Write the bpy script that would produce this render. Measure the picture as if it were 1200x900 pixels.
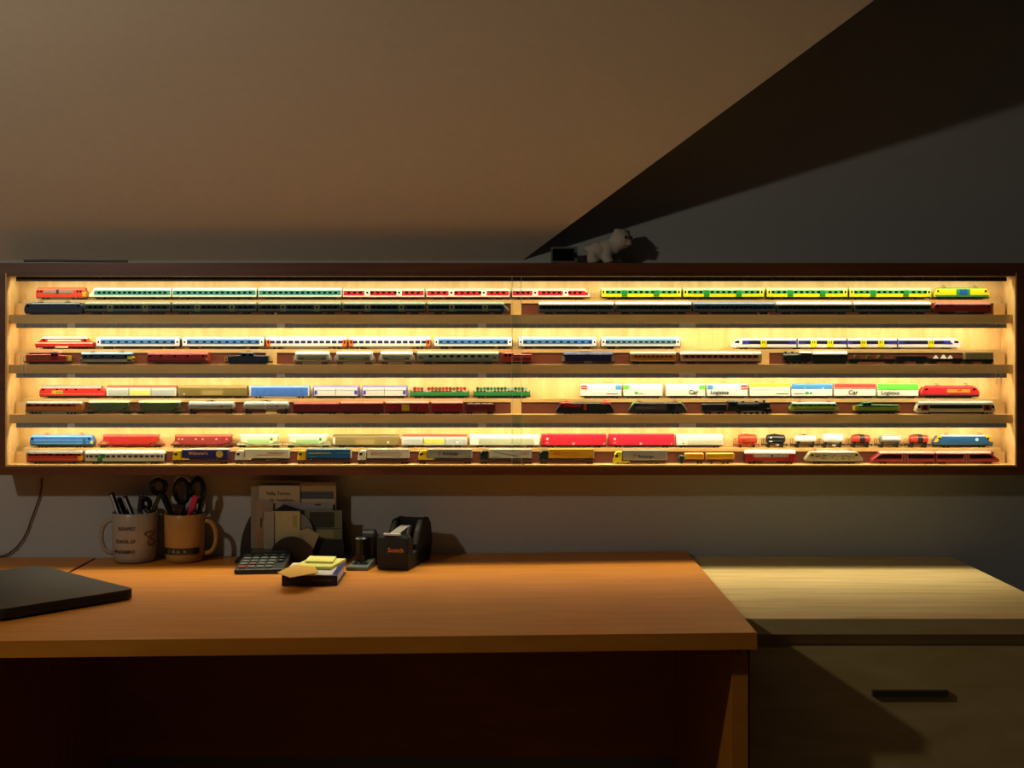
import bpy, math, random
from mathutils import Vector, Matrix
random.seed(4)
sc = bpy.context.scene
for o in list(bpy.data.objects):
    bpy.data.objects.remove(o)
C = sc.collection
# ---------------------------------------------------------------- camera, world, lights, exposure
F = 1529.0            # focal length in pixels of a 1200 x 900 frame
CX, CY = 590.0, 398.0  # principal point
Z0 = 1.19             # eye height
DW = 2.685            # distance eye - wall
cam = bpy.data.cameras.new('camera'); co = bpy.data.objects.new('camera', cam); C.objects.link(co)
co.location = (0, -DW, Z0); co.rotation_euler = (math.pi/2, 0.0, 0)
cam.sensor_width = 36; cam.lens = F/1200*36
cam.shift_x = (600-CX)/1200; cam.shift_y = -(450-CY)/1200
cam.clip_start = 0.05; cam.clip_end = 30
sc.camera = co
sc.view_settings.view_transform = 'Standard'; sc.view_settings.look = 'None'
sc.view_settings.gamma = 1; sc.view_settings.exposure = 0.0
w = bpy.data.worlds.new('world'); sc.world = w; w.use_nodes = True
bg = w.node_tree.nodes['Background']; bg.inputs[0].default_value = (0.75, 0.8, 0.9, 1); bg.inputs[1].default_value = 0.012

LED_W = 1.6; LED_OUT = 1.0; LED_C = (1, .86, .58)
def area(name, loc, sx, sy, power, col, rot=(0, 0, 0), spread=180):
    l = bpy.data.lights.new(name, 'AREA'); l.shape = 'RECTANGLE'; l.size = sx; l.size_y = sy
    l.energy = power; l.color = col; l.spread = math.radians(spread)
    o = bpy.data.objects.new(name, l); C.objects.link(o); o.location = loc; o.rotation_euler = rot
    return o
for k, z in enumerate((.1265, .0325, -.0675, -.1675)):
    area('led_light', (0.015, -.0575, Z0+z-.0012), 1.975, .006, LED_W, LED_C, (math.radians(12), 0, 0))
    area('led_light', (0.015, -.0590, Z0+z-.0040), 1.975, .005, LED_OUT, LED_C, (math.radians(-27), 0, 0), 105)
# the room lamp, out to the left and above
pl = bpy.data.lights.new('room_lamp_light', 'POINT'); pl.energy = 21.0; pl.color = (1, .89, .73); pl.shadow_soft_size = .035
po = bpy.data.objects.new('room_lamp_light', pl); C.objects.link(po); po.location = (-1.26, -1.6, Z0+.66)

# ---------------------------------------------------------------- helpers
def hexc(h):
    h = h.lstrip('#'); r = [int(h[i:i+2], 16)/255 for i in (0, 2, 4)]
    return tuple(((c/12.92) if c <= .04045 else ((c+.055)/1.055)**2.4) for c in r)+(1,)
MATS = {}
def mat(h, rough=.42, metal=0.0, var=.06):
    key = (h, rough, metal)
    if key in MATS: return MATS[key]
    m = bpy.data.materials.new('paint_'+h.strip('#')); m.use_nodes = True; nt = m.node_tree
    b = nt.nodes['Principled BSDF']; c = tuple(x*.78 for x in hexc(h)[:3])
    b.inputs['Roughness'].default_value = rough; b.inputs['Metallic'].default_value = metal
    tc = nt.nodes.new('ShaderNodeTexCoord'); nz = nt.nodes.new('ShaderNodeTexNoise'); nz.inputs['Scale'].default_value = 180
    rp = nt.nodes.new('ShaderNodeValToRGB')
    rp.color_ramp.elements[0].color = tuple(max(0, x*(1-var)) for x in c[:3])+(1,)
    rp.color_ramp.elements[1].color = tuple(min(1, x*(1+var)) for x in c[:3])+(1,)
    nt.links.new(tc.outputs['Object'], nz.inputs['Vector']); nt.links.new(nz.outputs['Fac'], rp.inputs['Fac'])
    nt.links.new(rp.outputs['Color'], b.inputs['Base Color'])
    MATS[key] = m; return m
def wood(name, c1, c2, scale=(1, 1, 1), rough=.45, bump=.02, dens=7.0):
    m = bpy.data.materials.new(name); m.use_nodes = True; nt = m.node_tree; b = nt.nodes['Principled BSDF']
    tc = nt.nodes.new('ShaderNodeTexCoord'); mp = nt.nodes.new('ShaderNodeMapping'); mp.inputs['Scale'].default_value = scale
    n1 = nt.nodes.new('ShaderNodeTexNoise'); n1.inputs['Scale'].default_value = dens; n1.inputs['Detail'].default_value = 6
    n1.inputs['Distortion'].default_value = .6
    rp = nt.nodes.new('ShaderNodeValToRGB'); rp.color_ramp.elements[0].position = .32; rp.color_ramp.elements[1].position = .70
    rp.color_ramp.elements[0].color = hexc(c1); rp.color_ramp.elements[1].color = hexc(c2)
    bp = nt.nodes.new('ShaderNodeBump'); bp.inputs['Strength'].default_value = bump*5; bp.inputs['Distance'].default_value = .001
    L = nt.links.new
    L(tc.outputs['Object'], mp.inputs['Vector']); L(mp.outputs[0], n1.inputs['Vector']); L(n1.outputs['Fac'], rp.inputs['Fac'])
    L(rp.outputs['Color'], b.inputs['Base Color']); L(n1.outputs['Fac'], bp.inputs['Height']); L(bp.outputs[0], b.inputs['Normal'])
    b.inputs['Roughness'].default_value = rough
    return m
def plaster(name, c, rough=.9, sc_=60):
    m = bpy.data.materials.new(name); m.use_nodes = True; nt = m.node_tree; b = nt.nodes['Principled BSDF']
    tc = nt.nodes.new('ShaderNodeTexCoord'); n1 = nt.nodes.new('ShaderNodeTexNoise'); n1.inputs['Scale'].default_value = sc_; n1.inputs['Detail'].default_value = 5
    rp = nt.nodes.new('ShaderNodeValToRGB'); cc = hexc(c)
    rp.color_ramp.elements[0].color = tuple(x*.93 for x in cc[:3])+(1,); rp.color_ramp.elements[1].color = tuple(min(1, x*1.05) for x in cc[:3])+(1,)
    bp = nt.nodes.new('ShaderNodeBump'); bp.inputs['Strength'].default_value = .15; bp.inputs['Distance'].default_value = .002
    L = nt.links.new
    L(tc.outputs['Object'], n1.inputs['Vector']); L(n1.outputs['Fac'], rp.inputs['Fac']); L(rp.outputs['Color'], b.inputs['Base Color'])
    L(n1.outputs['Fac'], bp.inputs['Height']); L(bp.outputs[0], b.inputs['Normal']); b.inputs['Roughness'].default_value = rough
    return m
def glassmat():
    m = bpy.data.materials.new('clear_glass'); m.use_nodes = True; nt = m.node_tree
    nt.nodes.remove(nt.nodes['Principled BSDF']); out = nt.nodes['Material Output']
    t = nt.nodes.new('ShaderNodeBsdfTransparent'); t.inputs[0].default_value = (.975, .985, .975, 1)
    g = nt.nodes.new('ShaderNodeBsdfGlossy'); g.inputs['Roughness'].default_value = .02
    fr = nt.nodes.new('ShaderNodeFresnel'); fr.inputs[0].default_value = 1.45
    mx = nt.nodes.new('ShaderNodeMixShader'); L = nt.links.new
    ge = nt.nodes.new('ShaderNodeNewGeometry'); mm = nt.nodes.new('ShaderNodeMath'); mm.operation = 'MULTIPLY_ADD'   # same index seen from both faces
    mm.inputs[1].default_value = 1/1.45-1.45; mm.inputs[2].default_value = 1.45; L(ge.outputs['Backfacing'], mm.inputs[0]); L(mm.outputs[0], fr.inputs[0])
    L(fr.outputs[0], mx.inputs[0]); L(t.outputs[0], mx.inputs[1]); L(g.outputs[0], mx.inputs[2]); L(mx.outputs[0], out.inputs[0])
    return m
GLASS = glassmat()
M_MAPLE_B = wood('maple_back', '#d9b26c', '#ebce92', (6, 1, .7), .5)
M_MAPLE = wood('maple_board', '#d9b06a', '#e6c388', (.8, 6, 6), .45)
M_WALNUT = wood('walnut_frame', '#56301a', '#6e4222', (.6, 8, 8), .4)
M_CAV = wood('riser_back_board', '#5e2a14', '#6c3318', (.6, 6, 6), .6)
M_DESK = wood('beech_desktop', '#b8701a', '#ca8224', (.7, 9, 3), .42)
M_ASH = wood('ash_top', '#c9ad6c', '#e2cb8e', (.7, 10, 3), .45)
M_WALL = plaster('wall_plaster', '#a6a8a6')
M_CEIL = plaster('ceiling_plaster', '#cfc2ac')
M_FLOOR = wood('floor_laminate', '#5d3c22', '#7a5230', (1, 7, 1), .4)

class MB:
    def __init__(s, u=1.0): s.v = []; s.f = []; s.u = u; s.smooth = False
    def add(s, vs, fs):
        n = len(s.v); s.v += [tuple(c*s.u for c in v) for v in vs]; s.f += [tuple(i+n for i in f) for f in fs]; return s
    def box(s, x0, x1, y0, y1, z0, z1):
        return s.add([(x0, y0, z0), (x1, y0, z0), (x1, y1, z0), (x0, y1, z0), (x0, y0, z1), (x1, y0, z1), (x1, y1, z1), (x0, y1, z1)],
                     [(0, 3, 2, 1), (4, 5, 6, 7), (0, 1, 5, 4), (1, 2, 6, 5), (2, 3, 7, 6), (3, 0, 4, 7)])
    def loops(s, ls, closed=True):          # list of equally long vertex loops, skinned and capped
        n = len(ls[0]); vs = [v for l in ls for v in l]; fs = []
        for i in range(len(ls)-1):
            for j in range(n):
                a = i*n+j; b = i*n+(j+1) % n
                fs.append((a, b, b+n, a+n))
        if closed:
            fs.append(tuple(reversed(range(n)))); fs.append(tuple(range((len(ls)-1)*n, len(ls)*n)))
        return s.add(vs, fs)
    def prismy(s, out, hw, c=.5):           # outline in x,z extruded over the width, edges chamfered
        xs = [p[0] for p in out]; zs = [p[1] for p in out]
        cx = (min(xs)+max(xs))/2; cz = min(zs); W = (max(xs)-min(xs))/2; H = max(zs)-cz
        ins = [(cx+(x-cx)*(1-c/W), cz+(z-cz)*(1-c/H)) for x, z in out]
        return s.loops([[(x, y, z) for x, z in o] for y, o in ((-hw, ins), (-hw+c, out), (hw-c, out), (hw, ins))])
    def loft(s, secs, n=3):                 # sections (x, halfwidth, z0, z1, r): rounded rectangles along x
        ls = []
        for x, hw, z0, z1, r in secs:
            r = min(r, hw*.98, (z1-z0)*.49); l = []
            for cy, cz, a0 in ((hw-r, z0+r, -90), (hw-r, z1-r, 0), (-hw+r, z1-r, 90), (-hw+r, z0+r, 180)):
                for k in range(n+1):
                    a = math.radians(a0+90*k/n); l.append((x, cy+r*math.cos(a), cz+r*math.sin(a)))
            ls.append(l)
        return s.loops(ls)
    def cyl(s, a, b, r, n=12, r2=None):
        a = Vector(a); b = Vector(b); d = (b-a).normalized(); up = Vector((0, 0, 1)) if abs(d.z) < .9 else Vector((1, 0, 0))
        p = d.cross(up).normalized(); q = d.cross(p); r2 = r if r2 is None else r2
        return s.loops([[tuple(o+p*rr*math.cos(2*math.pi*k/n)+q*rr*math.sin(2*math.pi*k/n)) for k in range(n)] for o, rr in ((a, r), (b, r2))])
    def tube(s, pts, r, n=8):
        ls = []; P = [Vector(p) for p in pts]
        for i, p in enumerate(P):
            d = (P[min(i+1, len(P)-1)]-P[max(i-1, 0)]).normalized()
            up = Vector((0, 1, 0)) if abs(d.y) < .9 else Vector((1, 0, 0)); a = d.cross(up).normalized(); b = d.cross(a)
            rr = r[i] if isinstance(r, (list, tuple)) else r
            ls.append([tuple(p+a*rr*math.cos(2*math.pi*k/n)+b*rr*math.sin(2*math.pi*k/n)) for k in range(n)])
        return s.loops(ls)
    def ring(s, c, rx, rz, t, ty, n=28, tilt=0):   # closed oval ring in the x,z plane
        vs = []; fs = []; ct, st = math.cos(tilt), math.sin(tilt)
        for k in range(n):
            a = 2*math.pi*k/n
            for dr, dy in ((-t, 0), (0, -ty), (t, 0), (0, ty)):
                x, z = (rx+dr)*math.cos(a), (rz+dr)*math.sin(a)
                vs.append((c[0]+x*ct-z*st, c[1]+dy, c[2]+x*st+z*ct))
        for k in range(n):
            for j in range(4):
                fs.append((k*4+j, k*4+(j+1) % 4, ((k+1) % n)*4+(j+1) % 4, ((k+1) % n)*4+j))
        return s.add(vs, fs)
    def lathe(s, prof, n=36, c=(0, 0)):
        vs = []; fs = []; m = len(prof)
        for k in range(n):
            a = 2*math.pi*k/n
            for r, z in prof: vs.append((c[0]+r*math.cos(a), c[1]+r*math.sin(a), z))
        for k in range(n):
            for j in range(m-1):
                fs.append((k*m+j, ((k+1) % n)*m+j, ((k+1) % n)*m+j+1, k*m+j+1))
        s.smooth = True
        return s.add(vs, fs)
    def ell(s, c, r, nu=14, nv=9):
        vs = [(c[0], c[1], c[2]-r[2])]; fs = []
        for j in range(1, nv):
            b = -math.pi/2+math.pi*j/nv
            for i in range(nu):
                a = 2*math.pi*i/nu; vs.append((c[0]+r[0]*math.cos(b)*math.cos(a), c[1]+r[1]*math.cos(b)*math.sin(a), c[2]+r[2]*math.sin(b)))
        vs.append((c[0], c[1], c[2]+r[2])); N = len(vs)-1
        for i in range(nu):
            fs.append((0, 1+(i+1) % nu, 1+i)); fs.append((N, N-nu+i, N-nu+(i+1) % nu))
            for j in range(nv-2):
                a = 1+j*nu
                fs.append((a+i, a+(i+1) % nu, a+nu+(i+1) % nu, a+nu+i))
        s.smooth = True
        return s.add(vs, fs)
    def build(s, name, m, parent=None, loc=None):
        me = bpy.data.meshes.new(name); me.from_pydata(s.v, [], s.f); me.update()
        if s.smooth:
            me.polygons.foreach_set('use_smooth', [True]*len(me.polygons))
        me.materials.append(m); return link(name, me, parent, loc)
def fixn(me):
    import bmesh
    b = bmesh.new(); b.from_mesh(me); bmesh.ops.recalc_face_normals(b, faces=b.faces); b.to_mesh(me); b.free()
def link(name, me, parent=None, loc=None):
    o = bpy.data.objects.new(name, me); C.objects.link(o)
    if parent is not None: o.parent = parent
    if loc is not None: o.location = loc
    return o
def empty(name, loc, label=None, cat=None, group=None, rz=0):
    o = bpy.data.objects.new(name, None); C.objects.link(o); o.location = loc; o.rotation_euler = (0, 0, rz); o.empty_display_size = .01
    return tag(o, label, cat, group)
def tag(o, label=None, cat=None, group=None, kind=None):
    if label: o['label'] = label
    if cat: o['category'] = cat
    if group: o['group'] = group
    if kind: o['kind'] = kind
    return o
def struct(o): o['kind'] = 'structure'; return o
def textmesh(s, size, align='CENTER', ext=0.0):
    cu = bpy.data.curves.new('lettering', 'FONT'); cu.body = s; cu.size = size; cu.align_x = align; cu.extrude = ext; cu.resolution_u = 2; cu.offset = size*.022
    o = bpy.data.objects.new('lettering', cu); me = bpy.data.meshes.new_from_object(o)
    bpy.data.objects.remove(o); return me
def W(px, py, y):                      # the point that stands at pixel (px,py) on the vertical plane at y
    D = DW+y; return Vector(((px-CX)*D/F, y, Z0-(py-CY)*D/F))

# ---------------------------------------------------------------- setting
b = MB(); b.box(-2.6, 2.9, 0, .12, 0, Z0+2.2); struct(b.build('wall_back', M_WALL))
b = MB(); b.box(-2.6, 2.9, -4.2, .12, -.05, 0); struct(b.build('floor', M_FLOOR))
zs = Z0+.163
b = MB(); T = 1.75; th = .10                                         # sloped ceiling with its oblique right edge
def se(t, up=0): return (.0386+1.42*t, -t, zs+t+up)
b.add([(-2.6, 0, zs), se(0), se(T), (-2.6, -T, zs+T), (-2.6, 0, zs+th), se(0, th), se(T, th), (-2.6, -T, zs+T+th)],
      [(0, 1, 2, 3), (4, 7, 6, 5), (0, 4, 5, 1), (1, 5, 6, 2), (2, 6, 7, 3), (3, 7, 4, 0)])
struct(b.build('ceiling', M_CEIL))
b = MB(); b.box(-2.6, 2.9, -4.2, 0, Z0+2.0, Z0+2.1); struct(b.build('ceiling', M_CEIL))
b = MB(); b.box(-2.7, -2.6, -4.2, .12, 0, Z0+2.1); struct(b.build('wall_left', M_WALL))

# ---------------------------------------------------------------- the display case
YF = -.085
case = empty('display_case', (0, 0, Z0), 'long shallow wall-hung wooden display case lit inside, walnut frame and sliding glass', 'display case')
XL, XR = -.9905, 1.0205     # inner faces
def cbox(name, m, x0, x1, y0, y1, z0, z1, parent=None):
    p = parent or case; b = MB(); b.box(x0, x1, y0, y1, z0, z1); return b.build(name, m, p)
cbox('back_panel', M_MAPLE_B, XL-.003, XR+.003, -.010, -.0005, -.253, .133)
cbox('side_board', M_WALNUT, XL-.023, XL-.003, YF, -.0005, -.270, .153)['label'] = 'left walnut end board'
cbox('side_board', M_WALNUT, XR+.003, XR+.023, YF, -.0005, -.270, .153)['label'] = 'right walnut end board'
cbox('top_board', M_WALNUT, XL-.003, XR+.003, YF, -.0005, .133, .153)
cbox('bottom_board', M_WALNUT, XL-.003, XR+.003, YF, -.0005, -.270, -.253)
cbox('side_lining', M_MAPLE, XL-.003, XL, YF+.001, -.010, -.253, .133)
cbox('side_lining', M_MAPLE, XR, XR+.003, YF+.001, -.010, -.253, .133)
cbox('floor_lining', M_MAPLE, XL, XR, YF+.001, -.010, -.253, -.250)
cbox('door_track', M_WALNUT, XL, XR, YF+.001, -.072, .1265, .133)
SH = (.05, -.05, -.15, -.25)
for k, z in enumerate(SH[:3]):
    cbox('shelf', M_MAPLE, XL, XR, -.070, -.010, z-.0175, z)
seg = MB(); seg.box(-.0079, .0079, -.0012, .0012, -.0085, 0); segme = None
M_STRIP = mat('#a4abb4', .35, .15); M_GLINT = mat('#f4f6f6', .35, .1); M_DSTRIP = mat('#3a2c26', .4)
for k, zt in enumerate((.1265, .0325, -.0675, -.1675)):
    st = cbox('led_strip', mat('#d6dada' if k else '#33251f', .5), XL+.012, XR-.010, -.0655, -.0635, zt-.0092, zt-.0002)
    st['label'] = 'ribbed grey light strip'
    n = 118; stp = (XR-XL-.026)/n
    for i in range(n):
        x = XL+.014+stp*(i+.5)
        if segme is None:
            o = seg.build('led_segment', M_STRIP, st); segme = o.data; seg_glint = segme.copy(); seg_glint.materials.clear(); seg_glint.materials.append(M_GLINT); segd = segme.copy(); segd.materials.clear(); segd.materials.append(M_DSTRIP); bpy.data.objects.remove(o)
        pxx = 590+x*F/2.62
        glint = min(abs(pxx-h) for h in (83, 327, 565, 805)) < 7  # reflected highlights painted in: segments at these spots get a paler colour
        o = link('led_segment', segd if k == 0 else (seg_glint if glint else segme), st)
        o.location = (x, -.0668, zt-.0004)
for k, z in enumerate(SH):
    rs = empty('riser', (0, 0, 0)); rs.parent = case
    cbox('riser_board', M_MAPLE, XL+.018, XR-.014, -.043, -.0105, z+.0235, z+.0305, rs)
    cbox('riser_back', M_CAV, XL+.03, XR-.03, -.0420, -.0405, z+.0002, z+.0233, rs)
    for px in (24, 318, 605, 895, 1171):
        x = (px-590)*2.642/F; cbox('riser_block', M_MAPLE, x-.011, x+.011, -.0432, -.0421, z+.0002, z+.0234, rs)
# sliding glass
for (x0, x1, y, e, hx) in ((XL+.001, (611-CX)*2.61/F, -.0755, 1, 28), ((600-CX)*2.605/F, XR-.001, -.0800, 0, 1170)):
    d = cbox('glass_door', GLASS, x0, x1, y-.0015, y+.0015, -.2495, .1325)
    xe = x1 if e else x0
    cbox('polished_edge', mat('#c8d6c4', .2), xe-.0005, xe+.0005, y-.0017, y+.0017, -.2495, .1260, d)
    hz = W(hx, 417 if e else 430, y).z-Z0; hz1 = hz-.035; xx = (hx-CX)*(DW+y)/F
    b = MB(); yy = y-.003
    b.tube([(xx-.0045, yy, hz), (xx-.0045, yy, hz1), (xx+.0045, yy, hz1), (xx+.0045, yy, hz)], .0007, 6)
    o = b.build('finger_grip', mat('#d9d2c0', .25), d)

# ---------------------------------------------------------------- model railway builders (all measures in pixels of the photograph, scaled by u)
YT = {'f': (-.0560, -.0655), 'b': (-.0280, -.0375)}
def root(name, x0, x1, row, tier, label, cat, group=None, dz=0):
    yc, yf = YT[tier]; u = (DW+yf)/F
    z = SH[row]+(.0305 if tier == 'b' else 0)+dz*u
    r = empty(name, ((((x0+x1)/2)-CX)*u, yc, Z0+z+.0002), label, cat, group)
    r['u_'] = u; return r, u, x1-x0
HW = 5.4
WHEEL = {}
BLK = '#0c0b09'; DK = '#0e0c0a'
def bogie(p, u, x, n=2, col=BLK, sp=5.0, z=0.0, r=1.5, wheels=True):
    b = MB(u); h = sp*(n-1)/2+2.2
    b.prismy([(x-h, 1.2+z), (x-h+1, .7+z), (x+h-1, .7+z), (x+h, 1.2+z), (x+h, 2.2+z), (x+h-1, 3.0+z), (x-h+1, 3.0+z), (x-h, 2.2+z)], 4.6, .3)
    bo = b.build('bogie', mat(col), p)
    if wheels:
        key = (u, r)
        for i in range(n):
            xx = x+sp*(i-(n-1)/2)
            if key not in WHEEL:
                w_ = MB(u); w_.cyl((0, -4.9, 0), (0, -4.2, 0), r, 12); w_.cyl((0, 4.2, 0), (0, 4.9, 0), r, 12); w_.cyl((0, -4.2, 0), (0, 4.2, 0), r*.35, 6)
                o = w_.build('wheelset', mat('#3a3733', .35, .6), bo); WHEEL[key] = o.data
            else: o = link('wheelset', WHEEL[key], bo)
            o.location = (xx*u, 0, (r+z)*u)
    return bo
def under(p, u, L, z0=1.6, z1=3.0, col=DK, ins=1.0):
    b = MB(u); b.box(-L/2+ins, L/2-ins, -4.9, 4.9, z1-1.1, z1); b.box(-L*.27, L*.27, -4.7, 4.7, .9, z1-1.1)
    return b.build('underframe', mat(col), p)
def ends(p, u, L, z=3.6):
    for s in (-1, 1):
        b = MB(u)
        for y in (-3, 3): b.cyl((s*(L/2-1), y, z), (s*(L/2+.4), y, z), .5, 8)
        b.box(min(s*(L/2-1), s*(L/2+.45)), max(s*(L/2-1), s*(L/2+.45)), -.6, .6, 1.6, 2.6)
        b.build('buffer_beam', mat('#2a2622'), p)
def rects(p, u, items, hw=HW):          # (name, x0, x1, z0, z1, colour [, extra width])
    for it in items:
        nm, x0, x1, z0, z1, c = it[:6]; e = it[6] if len(it) > 6 else .22
        b = MB(u)
        if nm in ('white_badge', 'white_dot'): b.cyl(((x0+x1)/2, -hw-e, (z0+z1)/2), ((x0+x1)/2, hw+e, (z0+z1)/2), (x1-x0)/2, 16)
        else: b.box(x0, x1, -hw-e, hw+e, z0, z1)
        b.build(nm, mat(c, .35), p)
WIN = {}
def windows(p, u, xs, w_, z0, z1, col='#10141c', e=.34, hw=HW, name='window'):
    key = (u, w_, z0, z1, col, e, hw, name)
    for x in xs:
        if key not in WIN:
            b = MB(u); b.box(-w_/2, w_/2, -hw-e, hw+e, z0, z1); o = b.build(name, mat(col, .15), p); WIN[key] = o.data
        else: o = link(name, WIN[key], p)
        o.location = (x*u, 0, 0)
def lettering(p, u, s, x, z, size, col, hw=HW, e=.4, align='CENTER', sx=1.0):
    me = textmesh(s, size*u, align); me.materials.append(mat(col))
    o = link('lettering', me, p); o.rotation_euler = (math.pi/2, 0, 0); o.location = (x*u, -(hw+e)*u, z*u); o.scale = (sx, 1, 1)
def body(p, u, out, col, hw=HW, c=.6, name='body'):
    b = MB(u); b.prismy(out, hw, c); return b.build(name, mat(col), p)
def box_out(L, z0, z1, r=.5):
    h = L/2; return [(-h, z0), (h, z0), (h, z1-r), (h-r, z1), (-h+r, z1), (-h, z1-r)]
def roof(p, u, L, z0, z1, col, x0=None, x1=None, hw=HW, sl=0, sr=0):
    x0 = -L/2 if x0 is None else x0; x1 = L/2 if x1 is None else x1
    n = 8; ls = []
    for x, k in ((x0, 0), (x0+.8+sl, 1), (x1-.8-sr, 1), (x1, 0)):
        zt = z1 if k else z1-.6; ls.append([(x, hw*math.cos(math.pi*i/n)*(1 if k else .97), z0+(zt-z0)*math.sin(math.pi*i/n)) for i in range(n+1)])
    b = MB(u); b.loops(ls); b.smooth = False
    o = b.build('roof', mat(col, .5), p); fixn(o.data); return o
def panto(p, u, x, z, col='#8c2b22', up=2.2, w_=5):
    b = MB(u)
    b.tube([(x-w_/2, 0, z), (x+w_/2, 0, z+up*.55), (x-w_*.3, 0, z+up)], .28, 6)
    b.tube([(x-w_*.3, -3.6, z+up), (x-w_*.3, 3.6, z+up)], .3, 6)
    b.tube([(x-w_*.3+1.2, -3.6, z+up), (x-w_*.3+1.2, 3.6, z+up)], .25, 6)
    b.box(x-w_/2-.4, x+w_/2+.4, -2.6, 2.6, z-.1, z+.35); b.box(x-w_*.3-.2, x-w_*.3+1.5, -.4, .4, z+up-.2, z+up+.1)
    b.build('pantograph', mat(col), p)
def coach(x0, x1, row, tier, label, group, H=14.6, col='#e8ecdc', roofc='#eeeee2', band=None, wins=13, wcol='#10141c', ww=3.4, wz=(7.4, 9.7),
          doors=(), dcol='#f0eee0', dw=6.5, stripes=(), endc=None, zr=11.4, nose=None, ucol=DK, wx=None, extra=(), smallwin=True, zu=3.5, name='passenger_coach', rfx=None, roofvent=False):
    r, u, L = root(name, x0, x1, row, tier, label, 'train car', group)
    L -= 1.4; h = L/2
    if nose:                              # driving end with a raked nose on one side
        s = -1 if nose[0] == 'l' else 1; k = nose[1]
        out = [(-h, zu), (h, zu), (h, zr), (-h, zr)]
        out = [(-h, zu), (h-.2, zu), (h, 6), (h-k, zr), (-h, zr)] if s > 0 else [(-h+.2, zu), (h, zu), (h, zr), (-h+k, zr), (-h, 6)]
        body(r, u, out, col)
        roof(r, u, L, zr-.2, H, roofc, x0=(-h+k*.9) if s < 0 else -h, x1=(h-k*.9) if s > 0 else h, sl=3 if s < 0 else 0, sr=3 if s > 0 else 0)
        bx0, bx1 = (-h+k+.5, h-1) if s < 0 else (-h+1, h-k-.5)
    else:
        body(r, u, [(-h, zu), (h, zu), (h, zr), (-h, zr)], col, c=.3); roof(r, u, L, zr-.2, H, roofc); bx0, bx1 = -h+.8, h-.8
    if band: rects(r, u, [('colour_band', bx0, bx1, band[1], band[2], band[0], .14)])
    for s in stripes: rects(r, u, [('stripe', bx0, bx1, s[1], s[2], s[0], .18)])
    dx = [-h+L*d for d in doors]
    for d in dx: rects(r, u, [('door', d-dw/2, d+dw/2, zu+.3, zr-.2, dcol, .26)])
    if doors and smallwin: windows(r, u, dx, 2.4, wz[0], wz[1], wcol)
    lo, hi = (bx0+3, bx1-3) if wx is None else wx
    xs = [lo+(hi-lo)*(i+.5)/wins for i in range(wins)] if wins else []
    xs = [x for x in xs if all(abs(x-d) > dw/2+ww/2-.4 for d in dx)]
    windows(r, u, xs, ww, wz[0], wz[1], wcol)
    if endc:
        for s in (-1, 1):
            a, b_ = sorted((s*h*.997, s*(h-5.2))); rects(r, u, [('end_panel', a, b_, zu+.2, zr-.3, endc, .24)])
            windows(r, u, [s*(h-2.6)], 1.8, wz[0]-.2, wz[1]+.2, '#181818')
    rects(r, u, list(extra))
    under(r, u, L, 1.4, zu+.1, ucol); bogie(r, u, -L*.37, col=ucol); bogie(r, u, L*.37, col=ucol); ends(r, u, L)
    for s_ in (-1, 1):
        if nose and (s_ < 0) == (nose[0] == 'l'): continue
        b = MB(u); a_, c_ = sorted((s_*(h-.1), s_*(h+.62))); b.box(a_, c_, -4, 4, 3.2, zr-.3); b.build('gangway', mat('#121314'), r)
    if roofvent:
        b = MB(u)
        for i in range(5): b.box(-h+L*(i+.7)/5.4-1, -h+L*(i+.7)/5.4+1, -1.5, 1.5, H-.3, H+.3)
        b.build('roof_vent', mat('#8e8e86'), r)
    return r
def loco(x0, x1, row, tier, label, name='electric_locomotive', H=14.5, col='#c02020', out=None, roofc=None, rz=None, items=(), pan=(), pcol='#8c2b22',
         bog=((.2, 2), (.8, 2)), bcol=BLK, zu=3.0, hw=HW, wins=(), texts=(), ucol=DK, group=None, rx=None, cat='locomotive', bsp=5.5):
    r, u, L = root(name, x0, x1, row, tier, label, cat, group)
    L -= 1.6; h = L/2
    zt = H if roofc is None else rz
    if out is None: o = box_out(L, zu, zt, .8)
    else: o = [((-h+x) if x >= 0 and side == 'l' else (h-x), z) for side, x, z in out]
    body(r, u, o, col, hw)
    if roofc is not None:
        a, b_ = rx if rx else (1, 1); roof(r, u, L, rz-.25, H, roofc, x0=-h+a, x1=h-b_, hw=hw-.3)
    rects(r, u, [(n, -h+a, -h+b_, c, d, k)+tuple(e) for n, a, b_, c, d, k, *e in items], hw)
    for (xs, w_, z0, z1, k) in wins: windows(r, u, [-h+x for x in xs], w_, z0, z1, k, hw=hw)
    for x in pan: panto(r, u, -h+L*x, H-.1, pcol)
    under(r, u, L, 1.5, zu+.1, ucol)
    for f_, n in bog: bogie(r, u, -h+L*f_, n, bcol, sp=bsp if n == 2 else 4.2)
    ends(r, u, L)
    for (s, x, z, size, k) in texts: lettering(r, u, s, -h+x, z, size, k, hw)
    return r, u, L
SL = lambda a, H, zu=3.0, m=6.5, f=.3: [('l', f, zu), ('r', f, zu), ('r', 0, m), ('r', a, H), ('l', a, H), ('l', 0, m)]

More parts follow.
